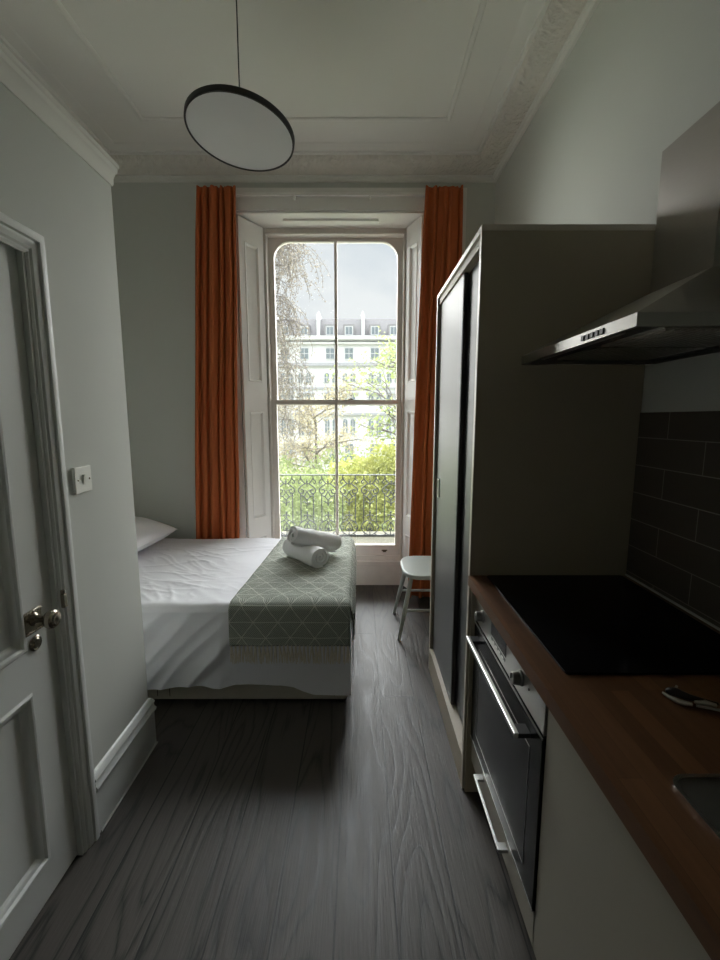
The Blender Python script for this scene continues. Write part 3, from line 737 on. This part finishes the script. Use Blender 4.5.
# base cabinet with plain door (towards the camera)
bc = tag(empty('base_cabinet', (.73, .17, 0)), 'cream kitchen base cabinet under the sink, next to the oven', 'kitchen cabinet')
def K(mb, o, name, mat, parent=None, **k): rel(mb, o); return mb.build(name, mat, parent or o, **k)
b = MB(); b.box(KX+.022, XR-.012, -.6, -.582, .15, .868); b.box(KX+.022, XR-.012, .925, .943, .15, .868); b.box(KX+.022, XR-.012, -.582, .925, .15, .168); b.box(XR-.03, XR-.012, -.582, .925, .168, .868)
K(b, bc, 'carcass', M['cab_side'])
K(MB().box(KX, KX+.019, .352, .950, .148, .862), bc, 'door', M['kitchen_door'], bevel=.0015)
K(MB().box(KX, KX+.019, -.60, .348, .148, .862), bc, 'door', M['kitchen_door'], bevel=.0015)
K(MB().box(KX+.05, KX+.066, -.6, .943, 0, .146), bc, 'plinth', M['cab_side'])
# oven housing with drawer front and pull handle
oh = tag(empty('oven_housing', (.73, 1.27, 0)), 'taupe kitchen unit around the oven with a low drawer', 'kitchen cabinet')
b = MB(); b.box(KX+.022, XR-.012, .945, .954, .15, .868); b.box(KX-.02, XR-.012, 1.584, 1.598, .0, .868); b.box(KX+.022, XR-.012, .954, 1.584, .225, .24)
K(b, oh, 'carcass', M['cab_side'])
K(MB().box(KX+.05, KX+.066, .946, 1.583, 0, .146), oh, 'plinth', M['cab_side'])
df = K(MB().box(KX, KX+.019, .954, 1.582, .148, .247), oh, 'drawer', M['kitchen_door'], bevel=.0015)
b = MB(); b.box(KX-.032, KX-.024, 1.146, 1.430, .210, .219)
for y in (1.146, 1.405): b.box(KX-.028, KX, y, y+.026, .207, .218)
K(b, oh, 'handle', M['bright_steel'], df, bevel=.0012)
# oven
ov = tag(empty('oven', (.73, 1.27, .24)), 'built-in steel oven with black glass door and two knobs', 'oven')
def O(mb, name, mat, parent=None, **k): rel(mb, ov); return mb.build(name, mat, parent or ov, **k)
O(MB().box(KX+.02, XR-.06, OY0+.01, OY1-.004, .245, .86), 'oven_body', M['black_plastic'])
cp = O(MB().box(KX-.004, KX+.018, OY0, OY1, .745, .862), 'control_panel', M['steel'], bevel=.001)
dr = O(MB().box(KX-.006, KX+.018, OY0, OY1, .252, .738), 'oven_door', M['oven_glass'], bevel=.0015)
for z0, z1 in ((.252,.258),(.733,.738)): O(MB().box(KX-.0075, KX-.005, OY0, OY1, z0, z1), 'door_trim', M['steel'], dr)
b = MB(); b.ring([(OY0+.07,.31),(OY1-.07,.31),(OY1-.07,.66),(OY0+.07,.66)], [(OY0+.071,.311),(OY1-.071,.311),(OY1-.071,.659),(OY0+.071,.659)], KX-.0068, KX-.0055, 'x'); O(b, 'window_outline', M['hood_steel'], dr)
b = MB(); b.box(KX-.050, KX-.036, 1.022, 1.535, .685, .700)
O(b, 'handle', M['bright_steel'], dr, bevel=.003)
for y in (1.022, 1.495): O(MB().box(KX-.040, KX-.005, y, y+.04, .6855, .6985), 'handle_post', M['black_plastic'], dr, bevel=.002)
for y in (1.488, 1.112):
    k = O(MB().lathe([(.022,0),(.022,.004),(.0175,.006),(.0165,.024),(.014,.027),(0,.027)], (KX-.004, y, .797), (-1,0,0), 28), 'knob', M['steel'], smooth=True, angle=35)
    O(MB().box(KX-.0335, KX-.030, y-.0015, y+.0015, .797, .812), 'pointer', M['black_plastic'], k)
ds = O(MB().box(KX-.0055, KX-.003, 1.235, 1.385, .785, .836), 'display', M['display'])
O(MB().box(KX-.0055, KX-.003, 1.240, 1.380, .768, .777), 'button_strip', M['black_plastic'])
for y in (1.255,1.285,1.315,1.345): O(MB().box(KX-.0065, KX-.0045, y, y+.014, .770, .775), 'button', M['bright_steel'])
O(MB().lathe([(.0035,0),(.0035,.0015),(0,.002)], (KX-.004,1.055,.800),(-1,0,0),10), 'indicator_light', M['black_plastic'])
# hob
hb = tag(empty('hob', (.735, 1.27, .91)), 'flat black glass hob set in the walnut worktop', 'hob')
b = MB(); b.prism(rrect(.478-.735, .985-.735, .945-1.27, 1.585-1.27, .008), .0005, .006, 'z'); b.build('glass_top', M['hob_glass'], hb, bevel=.001)
# sink
sk_ = tag(empty('sink', (.74, .34, .91)), 'stainless steel sink set in the worktop nearest the camera', 'sink')
b = MB(); o_ = rrect(.505, .965, .03, .652, .030, 8); i_ = rrect(.545, .925, .075, .600, .055, 8); i2 = rrect(.560, .910, .090, .585, .045, 8)
K(MB().ring(o_, rrect(.512,.958,.037,.645,.026,8), .9102, .9165, 'z'), sk_, 'rim', pbr('polished_rim', (.85,.85,.83), .15, 1, var=0), smooth=True, angle=40)
n = len(o_)
r2 = rrect(.512,.958,.037,.645,.026,8)
b.add([(x,y,.9125) for x,y in r2]+[(x,y,.9115) for x,y in i_]+[(x,y,.76) for x,y in i2], [(i,(i+1)%n,n+(i+1)%n,n+i) for i in range(n)]+[(n+i,n+(i+1)%n,2*n+(i+1)%n,2*n+i) for i in range(n)]+[tuple(2*n+i for i in range(n))])
K(b, sk_, 'basin', M['steel'], smooth=True, angle=40)
K(MB().lathe([(.04,0),(.04,.003),(.03,.004),(.02,.001),(0,.001)], (.735,.34,.7605), (0,0,1), 28), sk_, 'drain', M['bright_steel'], smooth=True)
# small utensil
ut = tag(empty('kitchen_utensil', (.665, .84, .91)), 'small chrome and black utensil with a thin rod handle on the worktop', 'utensil')
def U(mb, name, mat, **k): rel(mb, ut); return mb.build(name, mat, ut, **k)
zz = .912
U(MB().tube(smooth_curve([(.650,.868,zz+.006),(.656,.855,zz+.004),(.668,.838,zz+.004),(.684,.828,zz+.006)],4), [.0022,.0026,.003,.0036,.004,.0045,.005,.0055,.0055,.005,.0045,.004,.004], 10), 'hook', M['bright_steel'], smooth=True)
U(MB().tube(smooth_curve([(.656,.868,zz+.010),(.672,.860,zz+.012),(.690,.845,zz+.010),(.735,.826,zz+.008)],4), [.003,.006,.008,.009,.009,.009,.008,.008,.007,.006,.005,.004,.003], 10), 'grip', M['black_plastic'], smooth=True)
U(MB().tube([(.690,.825,zz+.005),(.74,.805,zz+.005),(.82,.780,zz+.004)], .0028, 8), 'rod', M['bright_steel'], smooth=True)
U(MB().tube([(.694,.836,zz+.006),(.712,.830,zz+.008),(.730,.824,zz+.006)], [.003,.006,.004], 10), 'barrel', M['bright_steel'], smooth=True)
U(MB().tube([(.680,.872,zz+.012),(.687,.878,zz+.014)], .0025, 8), 'pin', M['bright_steel'], smooth=True)

# cooker hood
hd = tag(empty('cooker_hood', (.80, 1.23, 1.69)), 'stainless steel cooker hood with square chimney over the hob', 'cooker hood')
def Hd(mb, name, mat, parent=None, **k): rel(mb, hd); return mb.build(name, mat, parent or hd, **k)
HX, HY0, HY1 = .562, .925, 1.565; XB = XR-.002
cx0, cy0, cy1 = .86, 1.128, 1.362
b = MB()
lo = [(HX,HY0),(XB,HY0),(XB,HY1),(HX,HY1)]; hi = [(cx0,cy0),(XB,cy0),(XB,cy1),(cx0,cy1)]
b.add([(x,y,1.714) for x,y in lo]+[(x,y,1.868) for x,y in hi], [(0,1,5,4),(1,2,6,5),(2,3,7,6),(3,0,4,7),(0,3,2,1),(4,5,6,7)])
Hd(b, 'canopy', M['hood_steel'])
b = MB(); b.ring(lo, [(HX+.012,HY0+.012),(XB-.002,HY0+.012),(XB-.002,HY1-.012),(HX+.012,HY1-.012)], 1.687, 1.714, 'z')
Hd(b, 'rim', M['steel'])
Hd(MB().box(cx0, XB, cy0, cy1, 1.868, 2.252), 'chimney', M['hood_steel'])
Hd(MB().box(HX+.013, XB-.003, HY0+.013, HY1-.013, 1.700, 1.706), 'underside', M['black_plastic'])
for y0_ in (HY0+.06, HY0+.33):
    b = MB(); b.box(.66, .96, y0_, y0_+.25, 1.694, 1.700)
    for i in range(14): b.box(.67+.02*i, .676+.02*i, y0_+.01, y0_+.24, 1.692, 1.694)
    Hd(b, 'grease_filter', M['hood_steel'])
Hd(MB().box(.59, .60, HY0+.1, HY1-.1, 1.690, 1.700), 'light_strip', M['bright_steel'])
for i in range(5):
    Hd(MB().box(HX-.003, HX+.001, 1.045+.022*i, 1.060+.022*i, 1.694, 1.707), 'button', M['black_plastic'], bevel=.001)

# ------------------------------------------------------------------ outside
struct(tag(MB().box(-4, 4, 3.982, 4.99, -.05, .20).build('balcony_slab', M['stone'], bevel=.02), 'mossy stone balcony floor outside the window', 'balcony'))
struct(tag(MB().box(-70, 70, 4.4, 120, -5.2, -5).build('garden_lawn', M['lawn']), 'green garden ground below the balcony', 'lawn'))
# iron railing
ra = tag(empty('balcony_railing', (.11, 4.75, .2)), 'ornate black cast iron railing with scrolls on the balcony', 'railing')
def rail_panel():
    b = MB(); k = .00097; YV = 4.75
    def T(pts, r=.0062, sm=True):
        for s in (1,-1):
            P = [(s*x*k, 0, .89-(y-160)*k-.2) for x, y in pts]
            b.tube(smooth_curve(P, 4) if sm else P, r, 5)
    def C(pts, r=.0072): b.tube([(x*k, 0, .89-(y-160)*k-.2) for x, y in pts], r, 5)
    T([(72,160),(70,185),(74,205),(90,222),(98,240),(90,255),(76,252),(74,240)])
    T([(70,190),(58,215),(38,240),(22,256),(0,262)])
    T([(22,256),(50,278),(82,302),(98,330),(90,358),(66,372),(44,358),(42,335),(56,324),(68,334)], .0068)
    T([(72,366),(72,540),(72,712)], .0066, False)
    T([(72,395),(45,402),(20,425),(0,448)]); T([(0,352),(16,378),(30,400),(45,402)])
    T([(42,345),(24,330),(0,352)], .004)
    C([(0,205),(0,300)], .0045); C([(0,225),(0,250)], .010); C([(0,440),(0,500)]); C([(0,492),(0,512)], .009)
    T([(0,482),(18,478),(34,462),(44,468)], .0058)
    C([(0,585),(0,655)]); C([(0,578),(0,598)], .009)
    T([(0,628),(20,618),(36,632),(44,628)], .0058)
    T([(0,652),(20,680),(0,706)], .0045); T([(20,680),(48,690),(72,712)])
    T([(72,705),(94,738),(98,772),(82,806),(50,836),(0,858)], .0055); T([(98,765),(80,785),(62,772),(66,750),(80,748)], .0048)
    T([(0,706),(26,740),(40,775),(28,805),(10,790),(18,770)]); C([(0,706),(0,858)], .005)
    T([(50,836),(72,850),(98,858)], .005); C([(0,840),(0,858)], .011)
    return b
first = rail_panel().build('scroll_panel', M['iron'], ra, smooth=True, angle=80)
for i in range(-9, 8):
    if i == 0: continue
    c = first.copy(); COL.objects.link(c); c.location = (.231*i, 0, 0)
MB().box(-2.3, 1.8, -.018, .018, .686, .698).build('top_rail', M['rail_top'], ra, bevel=.002)
MB().box(-2.3, 1.8, -.012, .012, .0, .022).build('bottom_rail', M['iron'], ra)

# terrace of houses across the garden
def house():
    o = empty('terrace_house', (0, 58, -5)); Wz = 5.975
    def H(mb, name, mat, parent=None, **k):
        mb.xform(Matrix.Translation((0,0,5))); return mb.build(name, mat, parent or o, **k)
    H(MB().box(0, Wz, 0, 9, -5, 11.95), 'facade', M['stucco'])
    b = MB(); b.prism([(.5,11.95),(1.3,14.35),(7.7,14.35),(8.5,11.95)], 0.4, Wz, 'x'); H(b, 'mansard_roof', M['slate'])
    b = MB(); b.box(0, .42, .15, 9, 11.9, 14.75)
    for i in range(4): b.lathe([(.14,0),(.12,.5)], (.2, 1.2+i*1.2, 14.75), (0,0,1), 8)
    H(b, 'chimney_wall', M['stucco'])
    b = MB(); b.box(0, Wz, -.55, 0, 11.5, 11.95); b.box(0, Wz, -.3, 0, 11.0, 11.2); H(b, 'cornice', M['stucco'])
    b = MB(); b.box(0,Wz,-.18,0,11.05,11.25); b.box(0, Wz, -.30, 0, 8.25, 8.62); b.box(0, Wz, -.15, 0, 5.35, 5.55); b.box(0, Wz, -.35, 0, 2.0, 2.25)
    b.box(.6, 2.9, -.35, 0, 4.72, 4.86); b.box(3.3, 5.6, -.35, 0, 4.72, 4.86)
    H(b, 'string_course', M['stucco_line'])
    for x in (1.78, 4.30):
        d = MB(); d.box(x-.75, x+.75, -.0, 1.2, 12.0, 13.45); d = H(d, 'dormer', M['slate'])
        w = MB(); w.mi = 0; w.box(x-.55, x+.55, -.06, 0, 12.1, 13.2); w.mi = 1; w.box(x-.43, x-.04, -.08, -.06, 12.2, 13.1); w.box(x+.04, x+.43, -.08, -.06, 12.2, 13.1)
        H(w, 'dormer_window', [M['far_frame'], M['far_glass']], d)
    def sashw(x, z0, z1, w, arch=False):
        m = MB(); m.mi = 0
        if arch:
            po = [(x-w/2-.1,z0-.05)] + [(x+(w/2+.1)*math.cos(a), z1-w/2+(w/2+.1)*math.sin(a)) for a in [PI-PI*k/8 for k in range(9)]] + [(x+w/2+.1,z0-.05)]
            pi_ = [(x-w/2,z0)] + [(x+(w/2)*math.cos(a), z1-w/2+(w/2)*math.sin(a)) for a in [PI-PI*k/8 for k in range(9)]] + [(x+w/2,z0)]
            m.prism(po, -.10, 0, 'y'); m.mi = 1; m.prism(pi_, -.12, -.10, 'y'); m.mi = 0; m.box(x-.03,x+.03,-.14,-.12,z0,z1-.1); m.box(x-w/2,x+w/2,-.14,-.12,(z0+z1)/2-.03,(z0+z1)/2+.03)
        else:
            m.box(x-w/2-.1, x+w/2+.1, -.08, 0, z0-.1, z1+.1); m.mi = 1
            m.box(x-w/2, x-.04, -.10, -.08, z0, z1); m.box(x+.04, x+w/2, -.10, -.08, z0, z1); m.mi = 0; m.box(x-w/2,x+w/2,-.12,-.08,(z0+z1)/2-.04,(z0+z1)/2+.04)
        H(m, 'sash_window', [M['far_frame'], M['far_glass']])
    for x in (1.78, 4.30): sashw(x, 9.15, 10.45, 1.05)
    for x in (1.3, 2.35, 3.75, 4.8): sashw(x, 6.15, 7.35, .62, True)
    for x in (1.3, 2.35, 3.75, 4.8): sashw(x, 3.3, 4.55, .62, True)
    for x in (1.3, 2.35, 3.75, 4.8): sashw(x, -.6, 1.45, .62, True)
    for x in (1.78, 4.30): sashw(x, -4.2, -1.8, 1.1)
    return o
h0 = house()
hl = ['leftmost white stucco terrace house beyond the garden, mostly outside the window view',
      'white stucco terrace house seen through the left panes behind the thin birch branches',
      'white stucco terrace house with grey mansard roof seen behind the central glazing bar',
      'white stucco terrace house seen through the right panes above the green tree',
      'rightmost white stucco terrace house beyond the garden, hidden by the window frame']
for i in range(5):
    h = h0 if i == 0 else copy_tree(h0)
    h.location.x = -5.547+5.739*(i-2); h.scale.x = 5.739/5.975
    tag(h, hl[i], 'house', 'white stucco terrace houses across the garden')

# trees and shrubs
def foliage(name, mat, o, blobs, n, size, seed, flat=.6, parent=None):
    rnd = random.Random(seed); b = MB(); tot = sum(r[3]*r[4]*r[5] for r in blobs)
    vs = []; fs = []
    for (x,y,z,rx,ry,rz) in blobs:
        for _ in range(int(n*rx*ry*rz/tot)):
            while True:
                a = Vector((rnd.uniform(-1,1),rnd.uniform(-1,1),rnd.uniform(-1,1)))
                if .15 < a.length < 1: break
            a *= (.75+.45*noise.noise(a*2.3+Vector((x,z,seed))))+.15
            p = Vector((x+a.x*rx, y+a.y*ry, z+a.z*rz))
            d = Vector((rnd.gauss(0,1),rnd.gauss(0,1),rnd.gauss(0,1)*flat)).normalized(); e = d.orthogonal().normalized()
            e.rotate(Matrix.Rotation(rnd.uniform(0,6.3),3,d)); s = size*rnd.uniform(.6,1.3)
            i = len(vs); f = d.cross(e)
            vs += [p-e*s, p+f*s*.45, p+e*s, p-f*s*.45]; fs.append((i,i+1,i+2,i+3))
    b.add(vs, fs); rel(b, o)
    return b.build(name, mat, o)
def grow(b, p, d, L, r, depth, rnd, droop, tips, up=.0):
    pts = [p]; q = p.copy(); dd = d.copy(); seg = 6
    for i in range(seg):
        dd = (dd+Vector((rnd.uniform(-.22,.22),rnd.uniform(-.22,.22),rnd.uniform(-.15,.15)-droop+up))).normalized(); q = q+dd*L/seg; pts.append(q.copy())
    b.tube(pts, [r*(1-.6*i/seg) for i in range(seg+1)], 5)
    if depth == 0: tips.append(pts); return
    for i in range(rnd.choice((3,4,5))):
        k = rnd.randint(2, seg); dn = (dd+Vector((rnd.uniform(-1,1),rnd.uniform(-1,1),rnd.uniform(-.5,.6)))*.85).normalized()
        grow(b, pts[k], dn, L*rnd.uniform(.5,.8), r*.45, depth-1, rnd, droop*1.6, tips, up)
def tree(loc, h, r, depth, seed, mat, label, droop=.0, leaf=.08, per=20, spread=.15, lean=(0,0,1), gname=None, kind='tree'):
    rnd = random.Random(seed); o = tag(empty(kind, loc), label, 'tree', gname); b = MB(); tips = []
    p = Vector(loc); top = p+Vector(lean)*h
    trunk = [p.lerp(top, i/8)+Vector((rnd.uniform(-.06,.06),rnd.uniform(-.06,.06),0))*(i>0) for i in range(9)]
    b.tube(trunk, [r*(1-.75*i/8) for i in range(9)], 8)
    for i in range(3, 9):
        for _ in range(3):
            a = rnd.uniform(0,6.28); grow(b, trunk[i], Vector((math.cos(a),math.sin(a),rnd.uniform(.2,.9))).normalized(), h*rnd.uniform(.18,.30), r*.32, depth, rnd, droop, tips)
    rel(b, o); b.build('trunk', M['bark'], o, smooth=True)
    vs = []; fs = []
    for pts in tips:
        for _ in range(per):
            k = rnd.randint(0, len(pts)-1); q = pts[k]+Vector((rnd.gauss(0,1),rnd.gauss(0,1),rnd.gauss(0,1)))*spread
            d = Vector((rnd.gauss(0,1),rnd.gauss(0,1),rnd.gauss(0,1))).normalized(); e = d.orthogonal().normalized(); f = d.cross(e); s = leaf*rnd.uniform(.6,1.3); i = len(vs)
            vs += [q-e*s, q+f*s*.5, q+e*s, q-f*s*.5]; fs.append((i,i+1,i+2,i+3))
    b = MB(); b.add(vs, fs); rel(b, o); b.build('leaves', mat, o); return o
def shrub(loc, blobs, n, size, seed, mat, label):
    o = tag(empty('shrub', loc), label, 'shrub'); b = MB(); rnd = random.Random(seed)
    for i in range(10):
        bl = rnd.choice(blobs); b.tube([Vector(loc)+Vector((rnd.uniform(-.3,.3),rnd.uniform(-.3,.3),0)), Vector((bl[0]+rnd.uniform(-.5,.5)*bl[3], bl[1], bl[2]))], [.05,.015], 5)
    rel(b, o); b.build('stems', M['bark'], o)
    foliage('leaves', mat, o, blobs, n, size, seed); return o
def birch(loc, h, seed, label):
    rnd = random.Random(seed); o = tag(empty('tree', loc), label, 'tree'); b = MB(); vs = []; fs = []
    p = Vector(loc); b.tube([p+Vector((.1*math.sin(i),.1*math.cos(i*2),h*i/8)) for i in range(9)], [.13*(1-.8*i/8) for i in range(9)], 8)
    for i in range(60):
        z = h*rnd.uniform(.45,1.0); a = rnd.uniform(-1.3,1.3) if i % 3 else rnd.uniform(0, 2*PI); L_ = rnd.uniform(.8,2.1)*(1.15-.35*z/h)
        d = Vector((math.cos(a), math.sin(a), rnd.uniform(.35,.8))); q = p+Vector((0,0,z)); pts = [q.copy()]
        for k in range(8):
            d = (d+Vector((rnd.uniform(-.2,.2),rnd.uniform(-.2,.2),-.16))).normalized(); q = q+d*L_/8; pts.append(q.copy())
        b.tube(pts, [.020*(1-.8*k/8) for k in range(9)], 4)
        for m in range(11):
            k = rnd.randint(2,8); t = pts[k].copy(); e = Vector((rnd.uniform(-.7,.7),rnd.uniform(-.7,.7),rnd.uniform(-.2,.3))); tw = [t.copy()]; n = rnd.randint(5,10)
            for _ in range(n):
                e = (e+Vector((rnd.uniform(-.35,.35),rnd.uniform(-.35,.35),-.30))).normalized(); t = t+e*.13; tw.append(t.copy())
                for _l in range(3):
                    c = t+Vector((rnd.gauss(0,1),rnd.gauss(0,1),rnd.gauss(0,1)))*.045
                    dd_ = Vector((rnd.gauss(0,1),rnd.gauss(0,1),rnd.gauss(0,1))).normalized(); f = dd_.orthogonal().normalized(); g = dd_.cross(f); w_ = .032*rnd.uniform(.6,1.3); ii = len(vs)
                    vs += [c-f*w_, c+g*w_*.6, c+f*w_, c-g*w_*.6]; fs.append((ii,ii+1,ii+2,ii+3))
            b.tube(tw, [.007]*len(tw), 3)
    rel(b, o); b.build('trunk', M['bark'], o, smooth=True)
    b = MB(); b.add(vs, fs); rel(b, o); b.build('leaves', M['leaf_birch'], o); return o
birch((-2.9, 14.0, -5), 13.4, 11, 'thin drooping birch with sparse leaves seen through the left panes')
tree((2.25, 12.5, -5), 7.6, .15, 2, 21, M['leaf_green'], 'fresh green leafy tree at the right edge of the window view', droop=.0, leaf=.060, per=16, spread=.14)
tree((-2.0, 20.0, -5), 6.6, .15, 2, 31, M['leaf_brown'], 'russet brown autumn tree low behind the left lower pane', droop=.0, leaf=.055, per=30, spread=.2)
shrub((.9, 13.5, -5), [(.35,13.5,-1.6,1.5,1.2,2.2),(1.0,13.2,.0,.9,.9,.95),(-.35,14,-1.1,.9,.9,1.5)], 16000, .07, 41, M['leaf_yellow'], 'yellow green bush behind the right half of the railing')
shrub((-2.2, 12, -5), [(-2.4,12.0,-1.9,1.5,1.2,2.4),(-1.3,12.5,-1.6,1.1,1.,1.9)], 15000, .065, 42, M['leaf_green'], 'green bush behind the left half of the railing')
shrub((-.7, 17, -5), [(-.8,17,-2.1,3.0,1.2,2.6),(-3.6,17.5,-2.1,2.2,1.2,2.6),(2.5,17.5,-1.9,2.0,1.2,2.9)], 22000, .09, 43, M['leaf_dark'], 'broad mid green hedge further back across the garden')
shrub((1.2, 9.5, -5), [(1.2,9.5,-2.6,1.3,1.,2.0),(-.6,9.8,-2.9,1.3,1.,1.9),(-2.3,9.6,-2.8,1.2,1.,2.0)], 14000, .055, 44, M['leaf_dark'], 'low bush just below the balcony, seen between the iron bars')

# ------------------------------------------------------------------ sky, camera, colour
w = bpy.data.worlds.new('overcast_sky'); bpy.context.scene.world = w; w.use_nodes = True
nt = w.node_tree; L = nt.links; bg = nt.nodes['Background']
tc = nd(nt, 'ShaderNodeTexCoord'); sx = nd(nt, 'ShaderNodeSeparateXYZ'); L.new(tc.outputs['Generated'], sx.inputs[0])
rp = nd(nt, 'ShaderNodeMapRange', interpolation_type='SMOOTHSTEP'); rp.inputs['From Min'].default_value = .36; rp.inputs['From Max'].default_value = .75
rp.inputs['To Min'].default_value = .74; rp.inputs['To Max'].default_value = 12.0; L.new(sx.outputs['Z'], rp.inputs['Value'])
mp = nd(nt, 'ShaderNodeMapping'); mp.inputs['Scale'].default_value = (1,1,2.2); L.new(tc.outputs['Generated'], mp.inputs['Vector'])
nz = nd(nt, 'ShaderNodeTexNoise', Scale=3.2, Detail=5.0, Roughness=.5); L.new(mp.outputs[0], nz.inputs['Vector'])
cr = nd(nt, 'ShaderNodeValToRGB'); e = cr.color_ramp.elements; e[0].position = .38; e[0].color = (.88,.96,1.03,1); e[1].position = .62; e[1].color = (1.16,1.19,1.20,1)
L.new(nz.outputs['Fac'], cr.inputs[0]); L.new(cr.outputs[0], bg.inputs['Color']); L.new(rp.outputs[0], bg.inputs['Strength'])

sl = bpy.data.lights.new('daylight', 'SUN'); sl.energy = 21.0; sl.angle = math.radians(110); sl.color = (1.0, .985, .95)
so = bpy.data.objects.new('daylight', sl); COL.objects.link(so); so.location = (0, 20, 12)
so.rotation_euler = Vector((.04, -1, -.50)).to_track_quat('-Z', 'Y').to_euler()

cam = bpy.data.cameras.new('camera'); co = bpy.data.objects.new('camera', cam); COL.objects.link(co)
co.location = (0, 0, 1.5); co.rotation_euler = (PI/2-.139, 0, 0)
cam.sensor_fit = 'VERTICAL'; cam.sensor_height = 36; cam.lens = 437.6/960*36; cam.clip_start = .02; cam.clip_end = 500
sc = bpy.context.scene; sc.camera = co
sc.view_settings.view_transform = 'Standard'; sc.view_settings.look = 'None'; sc.view_settings.gamma = 1; sc.view_settings.exposure = 0.10
sc.cycles.max_bounces = 16; sc.cycles.diffuse_bounces = 10; sc.cycles.transparent_max_bounces = 16
